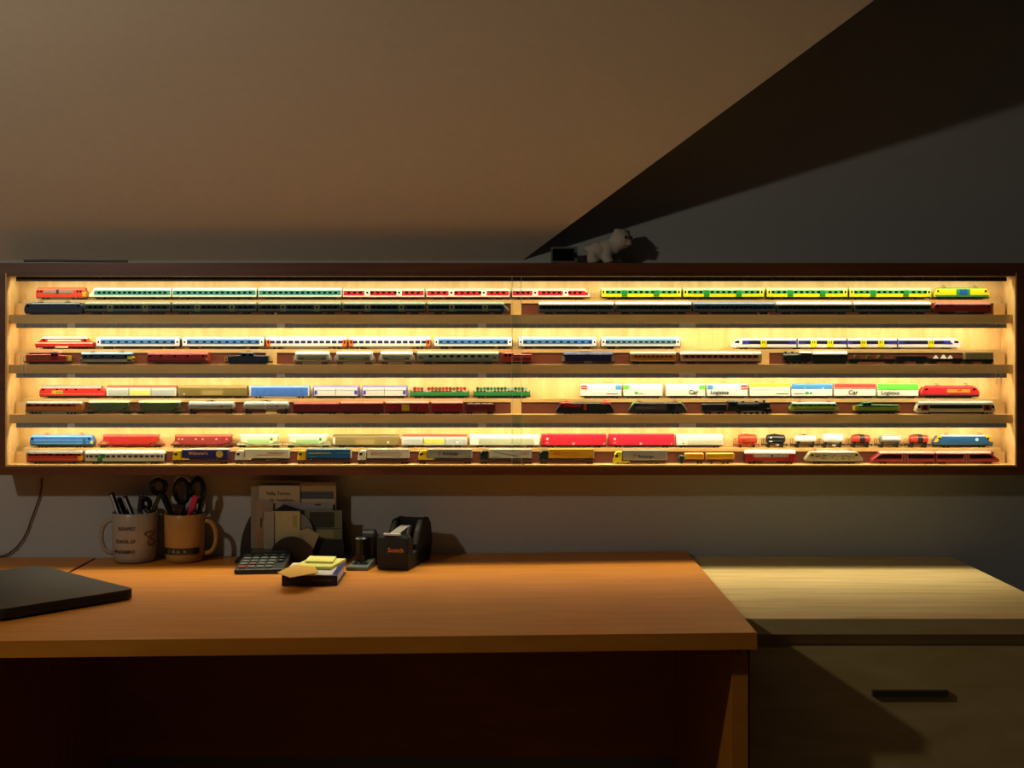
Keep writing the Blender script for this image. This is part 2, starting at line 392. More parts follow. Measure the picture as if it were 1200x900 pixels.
# ======================= TOP SHELF, raised back row
loco(41, 101, 0, 'b', 'orange-red diesel locomotive with grey side grille at left end of top shelf', 'diesel_locomotive', 14.8, '#d2401c',
     out=[('l', 0, 3), ('r', 0, 3), ('r', 0, 10), ('r', 1.5, 12), ('l', 1, 12), ('l', 0, 10)], roofc='#c4583a', rz=12,
     items=[('side_grille', 10, 44, 8, 11.2, '#8c8478'), ('yellow_panel', 54.5, 58.6, 4, 9.5, '#e0b020'), ('logo_stripe', 24, 27, 7.2, 12, '#33302c', .3)],
     wins=[((3, 6.5, 49, 52.5), 2.2, 9, 11, '#241d1a')], ucol='#6b6660', bcol='#5f5a55')
TEAL = dict(col='#e3ecd8', roofc='#f2f3e6', band=('#35897a', 5.8, 11.1), wins=14)
gT = 'teal and white coaches on the top shelf'
coach(103, 201, 0, 'b', 'teal and white driving coach with sloped nose next to the orange locomotive, top shelf', gT, nose=('l', 6), **TEAL)
coach(201, 301, 0, 'b', 'middle one of the three teal and white coaches on the top shelf', gT, **TEAL)
coach(302, 401, 0, 'b', 'teal and white coach coupled to the first red and white coach, top shelf', gT, **TEAL)
RED = dict(col='#f1ecdc', roofc='#b9b3a6', band=('#cc2430', 5.3, 10.6), wins=13, doors=(.30, .69), dcol='#f3efe0', stripes=(('#c62a35', 3.0, 3.5),), zr=11.2, H=14.2)
gR = 'red and white commuter coaches on the top shelf'
coach(401, 498, 0, 'b', 'red and white coach right behind the teal coaches, top shelf back row', gR, **RED)
coach(499, 598, 0, 'b', 'middle red and white coach, left of the glass door overlap, top shelf', gR, **RED)
coach(599, 692, 0, 'b', 'red and white driving coach with pointed red nose at its right end, top shelf', gR, nose=('r', 5), extra=(('red_nose', 40, 43.5, 5.5, 9, '#cc2430'),), **RED)
GRN = dict(col='#e4de08', roofc='#a5d89c', band=('#3da05a', 7.4, 11.1), wins=13, doors=(.29, .69), dcol='#1f8a3c', smallwin=False, H=14.8, endc='#d5e23a', zr=11.5, wz=(8.0, 10.4))
gG = 'green and yellow coaches on the top shelf'
coach(704, 799, 0, 'b', 'leftmost green and yellow coach on the top shelf, standing after the gap', gG, **GRN)
coach(800, 896, 0, 'b', 'second green and yellow coach from the left on the top shelf', gG, **GRN)
coach(898, 994, 0, 'b', 'third green and yellow coach from the left on the top shelf', gG, **GRN)
coach(995, 1092, 0, 'b', 'green and yellow coach coupled to the yellow electric locomotive, top shelf', gG, **GRN)
loco(1094, 1161, 0, 'b', 'yellow and green electric locomotive with blue diagonal band, right end of top shelf', H=14.6, col='#e8dd10',
     out=SL(3.5, 13, 3.5), roofc='#5aa04a', rz=12.6, rx=(5, 5), bcol='#3f3e38',
     items=[('green_skirt', 1.2, 64, 3.6, 5.6, '#2d8a4a'), ('blue_badge', 30, 39, 6, 12.6, '#1d5aa8', .3), ('green_flash', 26, 31, 6, 12.6, '#2d8a4a', .26), ('green_flash', 38, 42, 6, 12.6, '#2d8a4a', .24)],
     wins=[((4.5, 60.5), 2.5, 9.4, 11.2, '#1b211c')], pan=(.2, .76), pcol='#6f6a55')
# ======================= TOP SHELF, front row
loco(27, 98, 0, 'f', 'dark blue electric locomotive with rounded ends, front row of top shelf', H=14.6, col='#173050',
     out=[('l', 1, 2.4), ('r', 1, 2.4), ('r', 0, 6), ('r', 1, 10), ('r', 3.5, 13.2), ('l', 3.5, 13.2), ('l', 1, 10), ('l', 0, 6)], roofc='#32506a', rz=12.8, rx=(4, 4),
     items=[('lower_stripe', 3, 66, 4.2, 5, '#3a4a56')], wins=[((5, 64), 3, 9.2, 11.2, '#0a0d12')], pan=(.27, .72), pcol='#2c2a24', zu=2.4)
NAV = dict(col='#6a7864', roofc='#78886e', band=('#101d38', 6.6, 11.2), wins=15, wcol='#05070c', doors=(.30, .71), dcol='#7c8468', H=15.2, zr=11.8, ww=4.2, stripes=(('#16212f', 3.0, 4.4),), wz=(7.5, 9.9))
gN = 'navy blue coaches with grey roofs, top shelf front row'
coach(98, 200, 0, 'f', 'navy coach coupled to the dark blue locomotive, top shelf front row', gN, **NAV)
coach(201, 301, 0, 'f', 'second navy coach from the left, top shelf front row', gN, **NAV)
coach(302, 400, 0, 'f', 'third navy coach from the left, top shelf front row, under the last teal coach', gN, **NAV)
coach(401, 499, 0, 'f', 'fourth navy coach from the left, in front of the first red and white coach', gN, **NAV)
coach(500, 597, 0, 'f', 'navy driving coach with raked nose at its right end, top shelf front row', gN, nose=('r', 6), extra=(('cab_side', 38, 42, 5, 9.5, '#131f44'),), **NAV)
NIG = dict(col='#59665e', roofc='#f2eee0', band=('#161d30', 6.5, 11.3), wins=16, wcol='#0b0f18', H=15, zr=11.6, ww=3.6, extra=(('door', -1, 1, 3.2, 9.5, '#2b3136', .24),))
gW = 'dark coaches with white roofs, top shelf front row'
coach(631, 720, 0, 'f', 'dark coach with white roof at the left end of the right-hand train, top shelf front', gW, **NIG)
coach(721, 811, 0, 'f', 'second dark coach with white roof, in front of the first green and yellow coach', gW, **NIG)
NIG2 = dict(NIG); NIG2.update(roofc='#5d7c86', band=('#1c3050', 6.5, 11.3))
coach(812, 909, 0, 'f', 'dark blue coach with a blue-grey roof between white-roofed coaches, top shelf front', gW, **NIG2)
coach(910, 999, 0, 'f', 'dark coach with white roof just right of the blue-roofed coach, top shelf front', gW, **NIG)
coach(1001, 1092, 0, 'f', 'dark coach with white roof coupled to the dark red locomotive, top shelf front', gW, **NIG)
loco(1093, 1164, 0, 'f', 'dark red locomotive with rounded cabs at right end of top shelf, front row', 'electric_locomotive', 14.8, '#8c1a14',
     out=[('l', 1, 3), ('r', 1, 3), ('r', 0, 7), ('r', 2, 12.5), ('l', 2, 12.5), ('l', 0, 7)], roofc='#c4442c', rz=12.3, rx=(3, 3),
     items=[('grey_tank', 26, 40, 2, 4, '#6a6258')], wins=[((4, 65), 3, 9, 11.5, '#3a0f0c')])

# ======================= SECOND SHELF, raised back row
loco(40, 110, 1, 'b', 'red diesel locomotive with white roof and cream stripe, second shelf left end', 'diesel_locomotive', 14.6, '#cc2818',
     out=[('l', 0, 3), ('r', 0, 3), ('r', 0, 7.5), ('r', 5, 9), ('r', 8, 12.6), ('l', 8, 12.6), ('l', 5, 9), ('l', 0, 7.5)], roofc='#f2eee4', rz=12.3, rx=(8, 8),
     items=[('cream_stripe', .6, 67.6, 6.6, 7.8, '#e8dcc0'), ('cream_window_band', 15, 54, 9, 11, '#f0dfb8'), ('cream_skirt', 24, 39, 1.6, 3.4, '#e8d9ae')],
     wins=[((10.5, 58.5), 2.6, 9.6, 11.8, '#30120c')])
BLU = dict(col='#eef0ee', roofc='#93c0dc', band=('#4a7ab8', 5.8, 11.3), wins=10, wcol='#152036', ww=3.8, wz=(7.4, 9.4), endc='#e9eef0', H=14.6)
gB = 'blue and white coaches on the second shelf'
coach(112, 211, 1, 'b', 'blue and white coach next to the red diesel with the white roof, second shelf', gB, **BLU)
coach(213, 310, 1, 'b', 'blue and white coach left of the coaches with orange ends, second shelf', gB, **BLU)
ORA = dict(col='#f4f0e6', roofc='#fffdf2', band=('#f0eee8', 7.0, 11.0), wins=12, wcol='#24346e', ww=5.4, wz=(6.8, 9.9), endc='#e46a1c', H=14.8, ucol='#8a8478')
gO = 'white coaches with orange ends on the second shelf'
coach(311, 407, 1, 'b', 'left one of the two white coaches with orange ends, second shelf', gO, **ORA)
coach(408, 505, 1, 'b', 'right one of the two white coaches with orange ends, second shelf', gO, **ORA)
coach(508, 601, 1, 'b', 'blue and white coach right of the coaches with orange ends, crossed by the glass edge', gB, **BLU)
coach(607, 700, 1, 'b', 'blue and white coach just right of the glass door overlap, second shelf', gB, **BLU)
BL2 = dict(BLU); BL2.update(wins=13, wcol='#1c2c33', band=('#6f97b8', 5.8, 11.3), ww=4.2)
coach(704, 798, 1, 'b', 'paler blue and white coach with wide windows, rightmost of the second shelf coaches', gB, **BL2)
# four-section low-floor train
r, u, L = root('railcar_train', 857, 1127, 1, 'b', 'white low-floor railcar train with blue windows and yellow doors, second shelf right', 'train', None)
h = L/2
def sec(x0, x1, nl, nr, doors, blues):
    a, b_ = x0-857-h, x1-857-h
    zt = 12.6; o = []
    if nl: o = [(a+4, 1.6), (b_, 1.6), (b_, zt), (a+10, zt), (a+5.5, 10.8), (a+2, 7), (a, 4), (a+.6, 2.4)]
    elif nr: o = [(a, 1.6), (b_-4, 1.6), (b_-.6, 2.4), (b_, 4), (b_-1.2, 7), (b_-4.5, 10.8), (b_-9, zt), (a, zt)]
    else: o = [(a, 1.6), (b_, 1.6), (b_, zt), (a, zt)]
    s = body(r, u, o, '#f2f2f2', c=.8, name='car_section')
    wx0, wx1 = a+(13 if nl else 1.2), b_-(13 if nr else 1.2)
    rects(s, u, [('window_band', wx0, wx1, 6.0, 10.0, '#141a38')])
    if nl or nr:
        k = (a+12, a+21) if nl else (b_-21, b_-10)
        pts = [(k[0], 6), (k[1], 6), (k[1], 10), (k[0]+5, 10)] if nl else [(k[0], 6), (k[1], 6), (k[1]-5, 10), (k[0], 10)]
        bb = MB(u); bb.prismy(pts, HW+.34, .05); bb.build('blue_swoosh', mat('#2a30b0'), s)
        xw = a+7 if nl else b_-6
        rects(s, u, [('cab_window', xw-2.6, xw+2.4, 7.2, 9.8, '#15161c')])
    for d in doors:
        d = d-857-h; rects(s, u, [('yellow_door', d-3.4, d+3.4, 2.2, 10.4, '#ece60a', .4)])
        windows(s, u, [d-1.2, d+1.2], 1.1, 6.5, 9.6, '#3a3a20', .5)
    for bx in blues: rects(s, u, [('blue_panel', bx[0]-857-h, bx[1]-857-h, 6.0, 10, '#2b2f8c', .3)])
    rects(s, u, [('grey_skirt', a+(6 if nl else 0), b_-(6 if nr else 0), 1.5, 2.6, '#8c8c8c', .1)])
    bb = MB(u)
    for i in range(3):
        xx = a+(b_-a)*(i+.8)/3.4; bb.box(xx-4, xx+4, -3, 3, zt-.1, zt+.9)
    bb.build('roof_unit', mat('#b9b9b4'), s)
sec(857, 933.6, 1, 0, (895,), ((925, 933),)); sec(934.8, 992.4, 0, 0, (953.5, 973), ((935.5, 943), (985, 992)))
sec(993.6, 1051.4, 0, 0, (1012, 1032.5), ((994, 999), (1040, 1051))); sec(1052.6, 1127, 0, 1, (1091,), ((1053, 1060),))
for x in (934.2, 993, 1052):
    bb = MB(u); bb.box(x-857-h-.8, x-857-h+.8, -4.8, 4.8, 1.6, 12.2); bb.build('gangway', mat('#26262a'), r)
for x in (872, 934, 993, 1052, 1111): bogie(r, u, x-857-h, col='#2c2c30', r=1.2)

# ======================= SECOND SHELF, front row
HOOD = [('l', 0, 3.6), ('r', 0, 3.6), ('r', 0, 10.4), ('r', 14, 11), ('r', 14.2, 14), ('r', 23, 14), ('r', 23.2, 12), ('l', 0, 11.6)]
r, u, L = loco(26, 83, 1, 'f', 'red shunting locomotive with white cab roof at left end of second shelf, front row', 'diesel_shunter', 15, '#b02a18', out=[(s_, x+(3 if x == 0 else 0), z) for s_, x, z in HOOD],
     items=[('orange_louvre', 4, 31, 5.4, 9.6, '#a04a22'), ('white_cab_roof', 32, 42, 13.8, 15, '#f4f0e4', -.2), ('cab_side', 33, 41, 5, 13, '#8a1414'), ('yellow_step', 51, 53.5, 4, 10.5, '#d8b828')],
     wins=[((35, 39), 2.4, 9.5, 12.5, '#1a0e0c')], bog=((.22, 2), (.78, 2)))
bb = MB(u); bb.box(-L/2, L/2, -5.2, 5.2, 2.9, 3.7)
for s_ in (-1, 1):
    for y in (-5, 5): bb.tube([(s_*(L/2-.4), y, 3.6), (s_*(L/2-.4), y, 8.5), (s_*(L/2-3), y, 8.5)], .22, 5)
bb.build('hand_rail', mat('#4a4638'), r)
loco(93, 156, 1, 'f', 'dark blue electric locomotive with light blue roof and yellow right end, second shelf front', H=14.2, col='#1c2848',
     out=SL(2.5, 12.4, 3, 7), roofc='#86b4dc', rz=12.2, rx=(1, 1), items=[('grey_skirt', .4, 61, 3, 6, '#9a9a88'), ('yellow_end', 55.5, 61.2, 4, 9.6, '#e6d83a'), ('yellow_end', .2, 3, 4, 8, '#b8ac50')],
     wins=[((6, 13, 26, 39, 53), 3, 8.5, 11, '#0a0e1a')], pan=(.22, .78), pcol='#b03030')
loco(171, 245, 1, 'f', 'plain red diesel locomotive with rounded edges, second shelf front row, left part', 'diesel_locomotive', 14.8, '#a01810',
     out=[('l', 0, 3.4), ('r', 0, 3.4), ('r', 0, 9), ('r', 1, 12.4), ('l', 1, 12.4), ('l', 0, 9)], roofc='#c43a2a', rz=12.2, rx=(1, 1),
     items=[('yellow_panel', 69, 72, 5, 8, '#d8a838'), ('dark_stripe', 2, 68, 4.2, 5, '#5c120c')], wins=[((4, 17, 33, 48, 66), 2.4, 9, 11, '#3a0c08')])
r, u, L = loco(262, 319, 1, 'f', 'dark blue centre-cab shunter with red pantograph and yellow railings, second shelf front', 'electric_shunter', 14.6, '#1a2a4c',
     out=[('l', 4, 3.6), ('r', 4, 3.6), ('r', 4, 10), ('r', 21, 10.6), ('r', 21.2, 13.8), ('l', 19, 13.8), ('l', 18.8, 10.6), ('l', 4, 10)],
     items=[('hood_grille', 6, 18, 5, 8, '#22304a'), ('hood_grille', 36, 50, 5, 8, '#22304a')], wins=[((23, 31), 4, 9.6, 12.6, '#0a0e18')], pan=(.5,), pcol='#b02c2c')
bb = MB(u); bb.box(-L/2+.5, L/2-.5, -5.2, 5.2, 3.0, 3.8)
bb.build('deck', mat('#20242c'), r)
bb = MB(u)
for s_ in (-1, 1):
    for k in (0, 3): bb.tube([(s_*(L/2-.6-k), -5, 3.6), (s_*(L/2-.6-k), -5, 8.5)], .3, 5)
    bb.tube([(s_*(L/2-.6), -5, 8.4), (s_*(L/2-3.6), -5, 8.4)], .3, 5)
bb.build('railing', mat('#c8b030'), r)
def silo(x0, x1, label, line=True, grp='white covered hopper wagons on the second shelf'):
    r, u, L = root('hopper_wagon', x0, x1, 1, 'f', label, 'train car', grp); L -= 1.5; h = L/2
    bb = MB(u); bb.loft([(-h+2.4, 3.4, 5.5, 11, 1.5), (-h+4.2, 5.2, 4.2, 13.4, 2), (h-4.2, 5.2, 4.2, 13.4, 2), (h-2.4, 3.4, 5.5, 11, 1.5)]); bb.build('tank_body', mat('#d8d6c8'), r)
    roof(r, u, L, 11.6, 15.2, '#f8f6ea', x0=-h+3.2, x1=h-3.2, hw=5.1)
    rects(r, u, [('grey_side', -h+6, h-6, 5.2, 10.6, '#8f9488')], 5.2)
    if line: rects(r, u, [('dark_line', -h+7, -h+13, 6, 7.4, '#23241f'), ('dark_line', h-12, h-6.6, 6, 7.4, '#23241f'), ('dark_line', -h+13, h-12, 5.7, 6.2, '#3a3c34')], 5.4)
    bb = MB(u)
    for s_ in (-1, 1):
        for y in (-4.6, 4.6): bb.tube([(s_*(h-.8), y, 3.4), (s_*(h-1), y, 8), (s_*(h-3.2), y, 11.5)], .3, 5)
    bb.build('end_frame', mat('#cfccc0'), r)
    under(r, u, L, 1.5, 3.6, '#8a867a', .5); bogie(r, u, -h+8, col='#2c2a26', sp=4); bogie(r, u, h-8, col='#2c2a26', sp=4); ends(r, u, L)
silo(342, 389, 'white hopper wagon right of the blue shunter, second shelf front row')
silo(390, 440, 'longer white hopper wagon, middle of three, second shelf front row')
silo(442, 487, 'white hopper wagon coupled to the grey-green coach, second shelf front row')
coach(488, 585, 1, 'f', 'grey-green coach with a dark zigzag line and small square windows, second shelf front', None, H=15.4, col='#8e9482', roofc='#a9b8a2', wins=9, ww=4.4, wz=(8.2, 11), wx=(-36, 38), wcol='#23282a',
      stripes=(), extra=(('dark_line', -41, -6, 4.7, 5.3, '#2b302a'), ('dark_line', 8, 41, 4.7, 5.3, '#2b302a'), ('dark_line', -45, -41, 6.8, 8.6, '#2b302a'), ('dark_line', 41, 45, 6.8, 8.6, '#2b302a')), zr=11.9)
r, u, L = loco(587, 626, 1, 'f', 'small red-orange shunter behind the glass door overlap, second shelf front row', 'diesel_shunter', 13.6, '#b83420',
     out=[('l', 0, 3.6), ('r', 2, 3.6), ('r', 2, 12), ('l', 14, 12), ('l', 14, 13.6), ('l', 2, 13.6), ('l', 0, 12)],
     items=[('louvre', 15, 34, 5, 8, '#8a2418'), ('pale_stripe', 14.4, 35, 8.6, 9.2, '#d89878')], wins=[((5, 10), 3, 9.5, 12, '#1e0c0a')], bog=((.25, 2), (.75, 2)), bsp=4)
r, u, L = loco(658, 721, 1, 'f', 'dark violet-blue locomotive with beige corner posts, second shelf front row, middle', 'diesel_locomotive', 14.6, '#1a1c4c',
     out=[('l', 1, 3.6), ('r', 1, 3.6), ('r', 1, 10), ('r', 2, 12.4), ('l', 2, 12.4), ('l', 1, 10)], roofc='#3a4674', rz=12.2, rx=(1.5, 1.5),
     items=[('beige_corner', .8, 3.4, 4, 9.6, '#b8a68a'), ('beige_corner', 57.6, 60.6, 4, 9.6, '#b8a68a'), ('grey_tank', 26, 35, 1.4, 4.4, '#6e6a60')])
bb = MB(u); bb.box(-11, 5, -3, 3, 13.6, 15.4); bb.build('white_roof_pod', mat('#e8e6ec'), r)
coach(738, 793, 1, 'f', 'short orange and gold railcar with grey roof, second shelf front row', None, H=15.2, col='#c8842c', roofc='#b4ac98', wins=9, ww=4, wz=(8.2, 10.8), wcol='#7c3a12', zr=11.8, name='railcar',
      stripes=(('#dcae5c', 3.6, 5.2),), extra=(('grey_panel', -9, 9, 6.6, 8, '#a8763c'),))
r = coach(797, 893, 1, 'f', 'cream and red coach with a yellow tail at its right end, second shelf front', None, H=15.2, col='#c9b49a', roofc='#ece2c4', band=('#a8583c', 6.6, 11.2), wins=13, ww=3.8, wz=(8.2, 10.8), wcol='#2a1c1a', zr=11.8,
      stripes=(('#8c3a2c', 3.2, 4.0),), extra=(('yellow_end', 44, 46.4, 4, 12, '#ddc840', .3), ('yellow_end', -46.4, -45, 4, 11, '#d8c040', .3)))
# dark heritage train
r, u, L = root('steam_tank_locomotive', 917, 952, 1, 'f', 'dark green tank locomotive with white cab roof, second shelf front row, right part', 'locomotive', None); h = L/2-.8
bb = MB(u); bb.cyl((-h+1, 0, 9), (h-10, 0, 9), 4.2, 14); bb.build('boiler', mat('#16241a'), r)
bb = MB(u); bb.box(-h+5, h-11, -5.2, 5.2, 4.4, 11); bb.build('side_tank', mat('#1a2a1c'), r)
bb = MB(u); bb.box(h-12, h-.5, -5.2, 5.2, 3.8, 13.4); bb.build('cab', mat('#16221a'), r); rects(r, u, [('cab_window', h-9, h-5, 9, 12, '#06080a')], 5.2)
roof(r, u, L, 13.2, 15.4, '#f4f2ea', x0=h-13, x1=h, hw=5.3)
bb = MB(u); bb.cyl((-h+4, 0, 13), (-h+4, 0, 15.2), 1.2, 10); bb.cyl((-h+12, 0, 12.6), (-h+12, 0, 14.6), 1.5, 10); bb.build('chimney_and_dome', mat('#10140f'), r)
bb = MB(u); bb.box(-h, h, -5, 5, 3, 4.2); bb.build('frame', mat('#141410'), r)
for x in (-10, -3.5, 3, 9.5): bb = MB(u); bb.cyl((x, -4.9, 2.1), (x, 4.9, 2.1), 2.1, 14); bb.build('driving_wheelset', mat('#2a1a16'), r)
coach(953, 994, 1, 'f', 'short dark coach with a white roof behind the green tank locomotive, second shelf front', None, H=15.4, col='#1f241e', roofc='#f6f3e8', wins=4, ww=4.5, wz=(8, 11), wcol='#3a4240', zr=12, name='passenger_coach', stripes=(('#2c322c', 4.5, 6.5),))
def flat(x0, x1, row, label, col='#121512', side=6.0, name='flat_wagon', tier='f', grp=None, bog2=True):
    r, u, L = root(name, x0, x1, row, tier, label, 'train car', grp); L -= 1.2; h = L/2
    bb = MB(u); bb.box(-h, h, -4.9, 4.9, 3.0, 4.0); bb.build('deck', mat(col), r)
    if side > 4:
        bb = MB(u)
        for y in (-4.9, 4.4): bb.box(-h, h, y, y+.5, 4.0, side)
        for x in (-h, h-.5): bb.box(x, x+.5, -4.9, 4.9, 4.0, side)
        n = int(L/6)
        for i in range(n+1): bb.box(-h+i*(L-.6)/n, -h+i*(L-.6)/n+.6, -5.2, 5.2, 3.2, side*.98) if False else bb.box(-h+i*(L-.6)/n, -h+i*(L-.6)/n+.6, -5.2, -4.8, 3.2, side)
        bb.build('side_wall', mat(col), r)
    bogie(r, u, -h+6, 2, BLK, 4); bogie(r, u, h-6, 2, BLK, 4); ends(r, u, L)
    return r, u, L
r, u, L = flat(995, 1050, 1, 'black wagon carrying three brass-brown drums, second shelf front row')
for i, x in enumerate((1005.5, 1020, 1033)):
    rr, u2, _ = root('cable_drum', x-3.3, x+3.3, 1, 'f', ('leftmost', 'middle', 'rightmost')[i]+' of the three round brass-brown drums on the black wagon', 'drum', 'drums on the black wagon', 4.15)
    bb = MB(u2)
    for y in (-3.8, 2.8): bb.cyl((0, y, 3.4), (0, y+1, 3.4), 3.4, 18)
    bb.build('flange', mat('#9c8450', .35, .3), rr)
    bb = MB(u2); bb.cyl((0, -2.8, 3.4), (0, 2.8, 3.4), 2.4, 14); bb.build('core', mat('#54401f'), rr)
r, u, L = flat(1050, 1087, 1, 'low dark green gondola wagon between the drum wagon and the heaped wagon', '#16221a', 9.5, 'gondola_wagon')
r, u, L = flat(1088, 1129, 1, 'black gondola wagon loaded with pale grey heaps, second shelf front row', '#141410', 6.8, 'gondola_wagon')
bb = MB(u)
for x, rr in ((-8, 6), (1, 7), (9, 6)):
    bb.cyl((x-2, 0, 5.2), (x-2, 0, 11.2 if rr > 6 else 10.6), rr*.72, 12, .8)
o = bb.build('gravel_heap', mat('#b8b4a8', .9), r); tag(o, 'pale grey gravel heaps', None, None, 'stuff')
r, u, L = flat(1130, 1165, 1, 'black wagon carrying a beige crate at the right end of the second shelf', '#141410', 6.0)
rr, u2, _ = root('cargo_crate', 1131.5, 1163.5, 1, 'f', 'long beige crate with white top edge on the last black wagon, second shelf', 'crate', None, 4.15)
bb = MB(u2); bb.box(-15.4, 15.4, -4.2, 4.2, 0, 8.6); bb.build('crate_body', mat('#a89a6c'), rr)
bb = MB(u2); bb.box(-15.8, 15.8, -4.4, 4.4, 8.6, 10); bb.build('lid', mat('#c8bd90'), rr)
bb = MB(u2)
for x in (-15.6, -8, 0, 7.4, 14.9): bb.box(x, x+.7, -4.5, 4.5, 0, 8.6)
bb.build('batten', mat('#8c7f54'), rr)

# ======================= THIRD SHELF, raised back row
loco(45, 124, 2, 'b', 'red locomotive with grey roof and yellow-green side badge, third shelf left end', 'diesel_locomotive', 15.4, '#d42420',
     out=[('l', 0, 3), ('r', 0, 3), ('r', 0, 8), ('r', 4, 12), ('l', 2, 12), ('l', 0, 8)], roofc='#8f928c', rz=11.8, rx=(2, 5), zu=3,
     items=[('yellow_badge', 15, 28, 5.6, 9.4, '#dcae20', .26), ('green_badge', 20, 28, 6.4, 8.2, '#7aa030', .34), ('pale_line', 1, 76, 5, 5.5, '#e89080')],
     wins=[((5, 21, 32, 43, 70), 3, 9.8, 11.4, '#1e1414')], bog=((.2, 3), (.8, 3)))
def vanw(x0, x1, row, label, col, H=15.4, items=(), roofc=None, texts=(), grp=None, endc=None, tier='b', rzz=None, ucol=DK, name='covered_wagon', flatroof=False, zu=3):
    r, u, L = root(name, x0, x1, row, tier, label, 'train car', grp); L -= 1.4; h = L/2
    zr = rzz or (H-2.4)
    body(r, u, [(-h, zu), (h, zu), (h, zr if not flatroof else H-.4), (-h, zr if not flatroof else H-.4)], col, c=.3)
    if flatroof:
        bb = MB(u); bb.prismy([(-h-.1, H-1), (h+.1, H-1), (h-.3, H), (-h+.3, H)], HW+.1, .4); bb.build('roof', mat(roofc or col), r)
    else: roof(r, u, L, zr-.2, H, roofc or col)
    rects(r, u, [(n, -h+a if a >= 0 else h+a, -h+b_ if b_ > 0 else h+b_, c, d, k)+tuple(e) for n, a, b_, c, d, k, *e in items])
    if endc:
        for s_ in (-1, 1):
            a, b_ = sorted((s_*(h+.05), s_*(h-1.4))); rects(r, u, [('end_frame', a, b_, zu, zr, endc, .3)])
    under(r, u, L, 1.5, zu+.1, ucol); bogie(r, u, -h+max(8, L*.14), 2, ucol, 4.2); bogie(r, u, h-max(8, L*.14), 2, ucol, 4.2); ends(r, u, L)
    for (s, x, z, size, k) in texts: lettering(r, u, s, -h+x, z, size, k)
    return r, u, L
SPL = lambda n, L, z0, z1, c: [('panel_joint', L*i/n-.15, L*i/n+.15, z0, z1, c, .3) for i in range(1, n)]
vanw(124, 207, 2, 'white and grey sliding-wall wagon with a long yellow panel, third shelf left part', '#d4d4cc', 15.2, roofc='#b8443c',
     items=[('grey_panel', 2, 26, 3.6, 10, '#b2b8b6'), ('yellow_panel', 27, 51.6, 3.8, 9.6, '#e8e078', .3), ('grey_panel', 52.5, 80, 3.6, 10, '#b2b8b6'), ('door_joint', 26, 26.6, 3, 12.6, '#5c5c58', .36), ('door_joint', 52, 52.6, 3, 12.6, '#5c5c58', .36)], grp=None)
vanw(208, 290, 2, 'olive-brown sliding-wall wagon with a paler middle panel, third shelf left part', '#87713c', 15.2, roofc='#8f7c4a',
     items=[('pale_panel', 28, 52, 3.8, 9, '#a58f50', .3), ('brown_panel', 2, 26, 3.6, 12, '#7c6a38', .2), ('brown_panel', 54, 79, 3.6, 12, '#7c6a38', .2), ('light_square', 6, 8, 4.4, 6, '#d8d0a8', .4)])
vanw(292, 363, 2, 'bright blue tarpaulin wagon with white end frames, third shelf left part', '#3f70c8', 15.4, roofc='#78a4dc', endc='#c8d0d8', ucol='#b8b8b4',
     items=SPL(8, 69, 3.4, 12.6, '#355fb0'))
for k, (a, b_, lb) in enumerate(((366, 421, 'left one of two white wagons with blue corner marks, third shelf'), (423, 478, 'right one of two white wagons with blue corner marks, beside the green timber wagon'))):
    vanw(a, b_, 2, lb, '#dfe2dc', 15.2, roofc='#7c78b8', grp='white wagons with blue corner marks on the third shelf', endc='#6a68a8',
         items=[('blue_mark', 2, 5, 4.6, 9, '#3848c0', .32), ('blue_mark', -5, -2, 4.6, 9, '#3848c0', .32), ('centre_joint', 26.4, 27, 3.4, 12, '#6a6c68', .34), ('grey_line', 2, 52, 9.6, 10, '#8c8ea0', .3)])
def gond(x0, x1, label, load, lname, lab2):
    r, u, L = root('gondola_wagon', x0, x1, 2, 'b', label, 'train car', 'green gondola wagons on the third shelf'); L -= 1.4; h = L/2
    bb = MB(u); bb.box(-h, h, -5, 5, 3.0, 3.8)
    for y in (-5.2, 4.7): bb.box(-h, h, y, y+.5, 3.8, 7.6)
    for x in (-h, h-.6): bb.box(x, x+.6, -5.2, 5.2, 3.8, 7.6)
    bb.build('wagon_box', mat('#2f8a44'), r)
    bb = MB(u)
    for i in range(13): bb.box(-h+i*(L-.7)/12, -h+i*(L-.7)/12+.7, -5.5, 5.5, 3.2, 9.6 if i in (0, 12) else 7.8)
    bb.build('stake', mat('#257a3c'), r)
    under(r, u, L, 1.5, 3.1); bogie(r, u, -h+9, 2, DK, 4.2); bogie(r, u, h-9, 2, DK, 4.2); ends(r, u, L)
    rnd = random.Random(x0); n = 15
    for j in range(2):
        for i in range(n):
            x = -h+3+(L-6)*(i+.5)/n; wd = (L-6)/n*.43
            bb = MB(u); z0 = 6.4+j*3.7+rnd.random()*.5-.8
            bb.cyl((x, -4.4, z0+1.7), (x, 4.4, z0+1.7), min(wd*1.15, 2.05), 8)
            bb.build(lname, mat(rnd.choice(load)), r)
gond(480, 550, 'green gondola wagon loaded with small red and white rolls, third shelf', ['#9c3024', '#c8b8a0', '#7c2c20', '#b44434', '#6c5c34'], 'roll', '')
gond(554, 622, 'green gondola wagon loaded with dark green rolls, behind the glass door overlap, third shelf', ['#2c5c40', '#1e4634', '#8ca890', '#264c3c', '#3c7450'], 'roll', '')
gL = 'white container wagons with coloured marks on the third shelf'
Wt = '#fbfbf2'
def cw(x0, x1, label, items, texts=(), roofc='#fbfbf2'):
    vanw(x0, x1, 2, label, Wt, 16.8, items=items, texts=texts, grp=gL, roofc=roofc, flatroof=True)
gr = '#2c2e2a'
